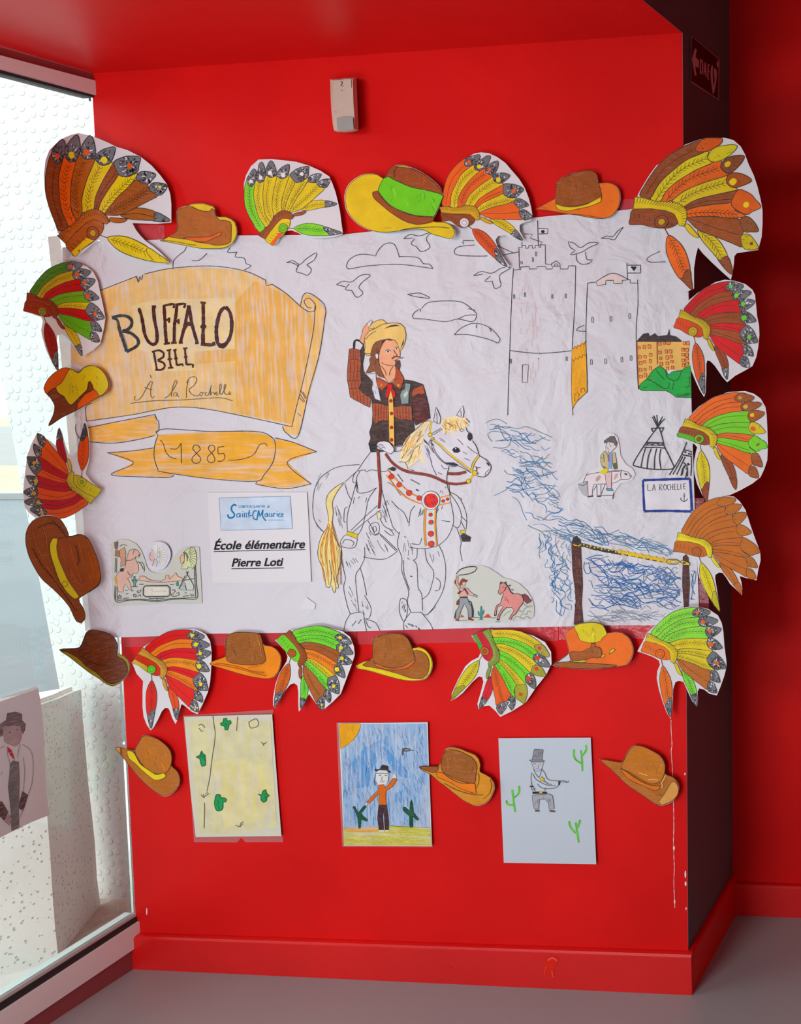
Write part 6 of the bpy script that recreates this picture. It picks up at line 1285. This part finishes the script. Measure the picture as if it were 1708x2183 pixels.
hat('brown paper cowboy hat with yellow crown top, right of the upper left headdress', S_(.012, 420, 480, curl=.001), (340, 420), 9.49,
 '0,890 100,850 200,790 290,740 340,680 365,600 345,450 345,300 390,230 500,180 580,178 640,140 760,125 900,130 1000,160 1080,180 1125,230 1155,380 1200,400 1350,400 1450,440 1530,510 1565,620 1575,720 1540,850 1480,950 1400,1000 1250,1045 1000,1050 800,1040 600,1000 400,960 200,920 50,895',
 (212, 186, 56), [('crown', (164, 96, 48), '190,800 290,745 350,690 380,600 358,450 353,310 400,240 560,200 640,190 700,230 850,280 1000,300 1060,230 1110,260 1145,400 1200,460 1300,470 1420,500 1450,560 1450,700 1440,900 1380,950 1150,975 950,940 750,910 600,860 400,840'),
 ('hat_band', (204, 100, 48), '480,825 700,815 900,810 1050,790 1200,715 1250,710 1240,770 1100,830 950,900 760,900 620,870')], [(1.2, (110, 60, 30), '650,190 760,250 900,285 1010,290'), (1.2, (110, 90, 20), '60,880 300,900 600,960 740,970')])
hat('yellow cowboy hat with bright green crown between two feather headdresses on top of the mural', S_(.016, 850, 430, curl=.0012), (500, 310), 3.713,
 '870,400 890,330 930,280 1000,235 1060,222 1130,230 1180,262 1210,240 1230,190 1260,160 1330,155 1400,175 1480,210 1560,265 1620,320 1650,380 1640,440 1600,540 1575,603 1669,612 1723,638 1745,670 1751,702 1735,735 1704,742 1640,725 1560,702 1500,670 1400,665 1330,675 1200,690 1100,680 1000,640 930,580 885,510',
 (216, 188, 40), [('crown', (112, 196, 60), '1180,262 1215,245 1260,265 1380,320 1500,350 1640,390 1640,430 1590,545 1575,563 1450,555 1350,530 1230,470 1150,380 1140,340'),
 ('crown', (144, 76, 42), '1195,258 1225,190 1260,160 1300,170 1400,185 1500,230 1600,310 1645,370 1640,385 1550,360 1400,330 1260,270 1215,245'),
 ('hat_band', (146, 76, 42), '1095,370 1130,360 1150,390 1230,480 1350,535 1450,560 1580,570 1570,603 1450,625 1350,600 1250,540 1150,460 1100,410')], [(1.4, (80, 70, 20), '1310,672 1400,655 1500,650 1600,645 1700,655'), (1.3, (80, 40, 20), '1290,170 1262,205 1270,255')])
hat('brown-crowned hat with orange brim and yellow band, above the top right of the mural', S_(.010, 1240, 420, curl=.0012), (920, 310), 4.067,
 '905,552 960,520 1030,480 1070,460 1080,400 1085,320 1120,285 1200,250 1290,225 1370,222 1430,245 1445,300 1455,325 1520,320 1580,335 1625,375 1640,440 1635,500 1610,560 1570,610 1500,635 1400,632 1280,610 1150,590 1000,565',
 (226, 112, 36), [('crown', (142, 80, 38), '1080,505 1078,420 1088,320 1130,285 1290,225 1370,222 1430,245 1450,330 1475,450 1420,480 1300,515 1180,530 1110,525'),
 ('hat_band', (214, 190, 44), '1075,510 1150,530 1250,532 1350,508 1470,448 1470,485 1380,525 1280,548 1170,570 1090,548')], [(1.1, (120, 60, 20), '910,552 1150,590 1300,602 1480,630')])
hat('yellow, orange and brown paper hat below the small green headdress at the left edge', S_(.013, 160, 840, fold=True), (0, 540), 4.27,
 '395,1230 430,1150 500,1080 560,1045 600,1038 660,1055 715,1085 760,1040 820,1018 880,1030 940,1080 985,1150 1000,1200 980,1270 900,1310 800,1370 700,1430 560,1500 440,1575 480,1480 495,1390 460,1320 410,1270',
 (204, 88, 32), [('crown', (196, 178, 40), '510,1215 560,1180 600,1110 640,1053 715,1090 760,1045 830,1022 900,1045 960,1110 988,1200 960,1260 910,1300 880,1260 850,1230 820,1160 800,1190 790,1240 720,1310 650,1380 610,1350 580,1300 530,1270'),
 ('patch', (112, 54, 32), '435,1275 500,1225 530,1275 590,1320 640,1385 690,1350 740,1300 800,1240 805,1170 825,1170 850,1240 790,1270 740,1320 700,1380 695,1425 560,1497 450,1565 482,1480 497,1390 462,1320')])
hat('big dark brown paper hat standing on its side with yellow band at the left edge', S_(.015, 135, 1210, fold=True), (0, 900), 4.27,
 '230,1090 240,980 290,900 370,855 450,848 530,865 580,920 620,1000 630,1045 680,1025 740,1018 800,1050 850,1140 900,1270 915,1360 925,1420 900,1490 830,1540 720,1610 750,1680 775,1740 775,1800 740,1835 700,1820 670,1770 640,1700 580,1620 480,1520 380,1430 320,1340 260,1220',
 (130, 66, 26), [('crown', (138, 68, 24), '530,1070 600,1045 680,1035 740,1025 800,1060 850,1150 895,1270 912,1360 915,1420 890,1485 820,1535 725,1590 670,1530 610,1440 560,1330 525,1230 512,1130'),
 ('hat_band', (206, 190, 44), '485,1055 525,1060 515,1130 530,1230 570,1330 620,1440 680,1530 720,1590 690,1610 640,1580 580,1510 540,1440 500,1330 460,1200 455,1110')],
 [(1.6, (178, 96, 44), s_) for s_ in ('560,1120 570,1200 600,1280', '640,1110 660,1220 700,1330 740,1450', '720,1090 740,1200 770,1300', '640,1330 690,1440 760,1500', '300,1000 330,1120 400,1260', '380,930 420,1050 430,1150', '420,1300 500,1430 600,1560', '800,1180 840,1300 850,1420', '660,1640 700,1740')]
 + [(1.8, (70, 32, 14), s_) for s_ in ('350,960 450,920 560,960', '300,1150 380,1300 500,1440 600,1580 700,1720', '690,1120 720,1260 700,1300', '480,900 560,980 600,1040')] + [(1.2, (110, 100, 20), '575,1450 610,1455 612,1490 580,1500 565,1475 575,1450')])
hat('dark brown paper hat with olive rim across the lower left corner of the mural', S_(.014, 205, 1400, fold=True), (0, 1300), 4.067,
 '510,345 600,335 685,325 720,260 750,190 800,168 870,180 960,210 1005,260 1025,320 1020,380 1070,395 1110,430 1128,490 1110,560 1060,620 1000,660 930,650 860,600 780,550 700,490 600,410',
 (148, 134, 44), [('crown', (98, 50, 26), '530,350 685,330 722,260 752,192 800,172 870,184 958,214 1001,262 1018,322 1013,400 1060,425 1098,475 1103,540 1060,600 1000,638 940,635 880,590 830,540 750,490 680,420 600,375')],
 [(1.3, (60, 28, 14), '700,340 690,390 760,440 860,480 960,470 1010,440'), (1.2, (140, 76, 40), '790,240 820,330 800,400'), (1.2, (140, 76, 40), '920,300 940,380 910,430')])
hat('tan paper hat with yellow band at the left end of the lowest row of hats', S_(.006, 315, 1630, tx=.004, curl=.001), (0, 1300), 4.067,
 '995,1190 1080,1200 1165,1215 1200,1150 1230,1095 1290,1090 1370,1120 1440,1170 1485,1230 1495,1290 1485,1350 1530,1390 1560,1450 1555,1520 1500,1590 1440,1618 1370,1600 1280,1530 1180,1430 1110,1340 1040,1250',
 (172, 108, 56), [('crown', (178, 114, 58), '1170,1225 1205,1150 1235,1100 1290,1095 1370,1125 1438,1175 1480,1235 1488,1290 1480,1350 1440,1410 1340,1420 1260,1370 1205,1300'),
 ('hat_band', (222, 202, 44), '1100,1225 1150,1230 1180,1270 1210,1330 1260,1370 1320,1410 1360,1430 1420,1415 1440,1440 1400,1470 1340,1475 1290,1440 1230,1390 1170,1330 1120,1290')])
hat('brown-crowned hat with orange brim hanging below the mural beside the red headdress', S_(.016, 520, 1400, tx=.0015, curl=.001), (440, 1320), 5.0235,
 '30,480 120,430 205,395 200,320 210,200 250,155 340,135 470,140 550,150 590,190 610,260 630,280 700,290 760,330 800,400 800,480 770,570 730,620 650,640 540,630 400,600 200,540',
 (234, 134, 44), [('crown', (144, 90, 48), '215,210 250,165 340,142 540,152 588,200 608,300 635,440 600,470 500,490 330,480 230,450 210,390')],
 [(1.2, (150, 80, 30), '60,480 250,510 450,560 640,610'), (1.2, (150, 80, 30), '100,470 300,500 500,560 620,570'), (1.2, (170, 90, 30), '640,450 560,500 450,520'), (1.3, (190, 130, 80), '540,170 570,260 590,400')])
hat('brown paper hat with thin yellow rim hanging below the middle of the mural', S_(.010, 845, 1400, tx=.003, curl=.0015), (750, 1320), 3.882,
 '35,385 100,350 175,320 170,170 210,140 300,120 400,120 460,150 490,200 505,240 560,230 620,260 660,320 670,390 650,450 620,490 560,508 450,510 300,475 150,430 50,410',
 (214, 194, 50), [('crown', (150, 92, 46), '175,330 178,172 212,147 300,124 400,124 455,152 488,210 520,340 470,380 400,405 300,405 200,375'),
 ('patch', (152, 94, 50), '90,380 170,335 200,380 300,412 400,412 480,385 530,340 510,262 570,265 620,300 640,360 630,440 590,488 500,490 380,450 250,415 150,395'),
 ('hat_band', (206, 108, 58), '190,365 300,402 400,400 460,372 530,330 520,352 470,400 400,418 300,418 200,388')])
hat('orange paper hat with yellow crown top and brown brim edge, below the rope post drawing', S_(.015, 1265, 1380, tx=.0015, curl=.001), (1160, 1310), 8.133,
 '150,885 250,800 360,720 430,680 410,560 370,420 350,340 400,280 500,225 560,175 700,138 850,128 980,155 1050,220 1095,315 1220,300 1350,310 1440,365 1510,460 1548,560 1545,700 1505,800 1440,875 1350,900 1150,925 900,955 650,950 400,930',
 (232, 108, 36), [('patch', (200, 198, 202), '200,850 360,740 440,670 450,720 460,800 400,825 300,825'), ('crown', (206, 190, 30), '520,215 600,170 750,145 900,145 1020,190 1088,330 1080,360 1020,400 980,460 850,490 720,480 620,440 580,330'),
 ('hat_band', (156, 92, 52), '820,500 880,500 890,560 960,570 1000,650 990,730 920,760 850,740 760,770 600,800 500,790 450,740 460,650 650,650 750,600 810,580'),
 ('patch', (150, 90, 48), '180,880 250,830 450,820 700,840 1000,860 1270,885 1100,920 800,935 500,935 300,912'), ('patch', (206, 180, 60), '1125,690 1150,620 1200,590 1230,610 1200,650'), ('patch', (206, 180, 60), '970,740 1020,690 1060,700 1030,745'), ('patch', (206, 180, 60), '480,800 560,790 700,790 740,800 700,830 540,835')])
hat('two-tone brown hat with orange band overlapping the blue sky drawing', S_(.008, 980, 1650, tx=.004, curl=.0015), (880, 1570), 8.989,
 '105,580 250,570 400,570 495,570 550,430 600,290 640,225 720,205 880,225 1050,290 1200,350 1270,430 1305,540 1290,670 1400,730 1500,790 1560,880 1575,980 1530,1120 1460,1230 1350,1310 1200,1330 1080,1290 950,1220 800,1100 650,980 500,870 350,740 200,660',
 (202, 142, 72), [('crown', (148, 92, 50), '545,500 600,330 680,250 850,270 1000,330 1150,420 1230,560 1210,750 1190,890 1050,890 900,850 700,760 560,650'), ('patch', (146, 86, 46), '130,585 400,578 500,592 430,690 300,670'),
 ('hat_band', (230, 124, 46), '450,700 560,690 650,760 800,850 950,900 1180,905 1200,1000 1220,1090 1050,1050 900,990 750,900 600,830 480,780')],
 [(1.3, (130, 84, 30), '1250,700 1270,800 1240,950 1200,1000'), (1.3, (130, 84, 30), '1480,820 1510,950 1460,1100 1350,1200'), (1.2, (120, 70, 30), '600,900 800,1010 1000,1080 1200,1120 1350,1120')])
hat('plain tan-brown paper hat at the right end of the lowest row', S_(.007, 1365, 1650, tx=.006, curl=.002), (1270, 1570), 8.54,
 '65,420 200,430 350,455 485,465 540,350 640,190 720,155 880,185 1000,240 1180,345 1250,450 1275,540 1260,660 1300,700 1430,750 1510,860 1525,930 1490,1040 1420,1170 1300,1235 1200,1260 1060,1220 930,1130 800,1040 600,910 430,750 250,580 130,480',
 (172, 110, 60), [('crown', (184, 118, 60), '500,480 550,360 650,200 720,162 880,192 1000,247 1170,350 1240,455 1265,545 1250,680 1180,820 1000,860 800,760 600,640 470,580'),
 ('hat_band', (208, 118, 56), '450,590 560,640 700,740 850,830 1000,890 1180,910 1100,990 1000,960 850,890 700,830 560,740'), ('patch', (204, 152, 92), '1400,820 1500,900 1500,1040 1400,1165 1210,1245 1145,1200 1250,1050')],
 [(2.2, (226, 190, 130), '1270,710 1240,780 1200,850 1220,900 1190,935'), (1.4, (226, 180, 120), '780,660 880,690 940,710'), (1.4, (226, 180, 120), '950,790 1050,780 1140,790')])
import OpenImageIO as oiio,sys,numpy as np
im=oiio.ImageBuf('/workdir/render_main.png').get_pixels(oiio.UINT8)
h,w=im.shape[:2]; k=w/1708
for n,x,y in [('poster',900,1100),('poster r',1150,1000),('poster l',300,1100),('wall top',1000,250),('wall low',900,1900),('wall left',350,300),('ceil l',150,60),('ceil m',800,60),('ceil r',1300,60),('floor',600,2140),('floor r',1600,2150),('floor sh',1560,2000),('grey',1510,1500),('grey t',1510,40),('recess',1650,1200),('recess t',1650,100),('outwall',60,500),('block',60,1900),('blk side',150,1700),('road',30,1300),('frame',60,2150),('base',900,2060),('sheet3',1150,1800)]:
    a=im[int(y*k)-3:int(y*k)+4,int(x*k)-3:int(x*k)+4,:3].reshape(-1,3).mean(0).astype(int); print(n,a)
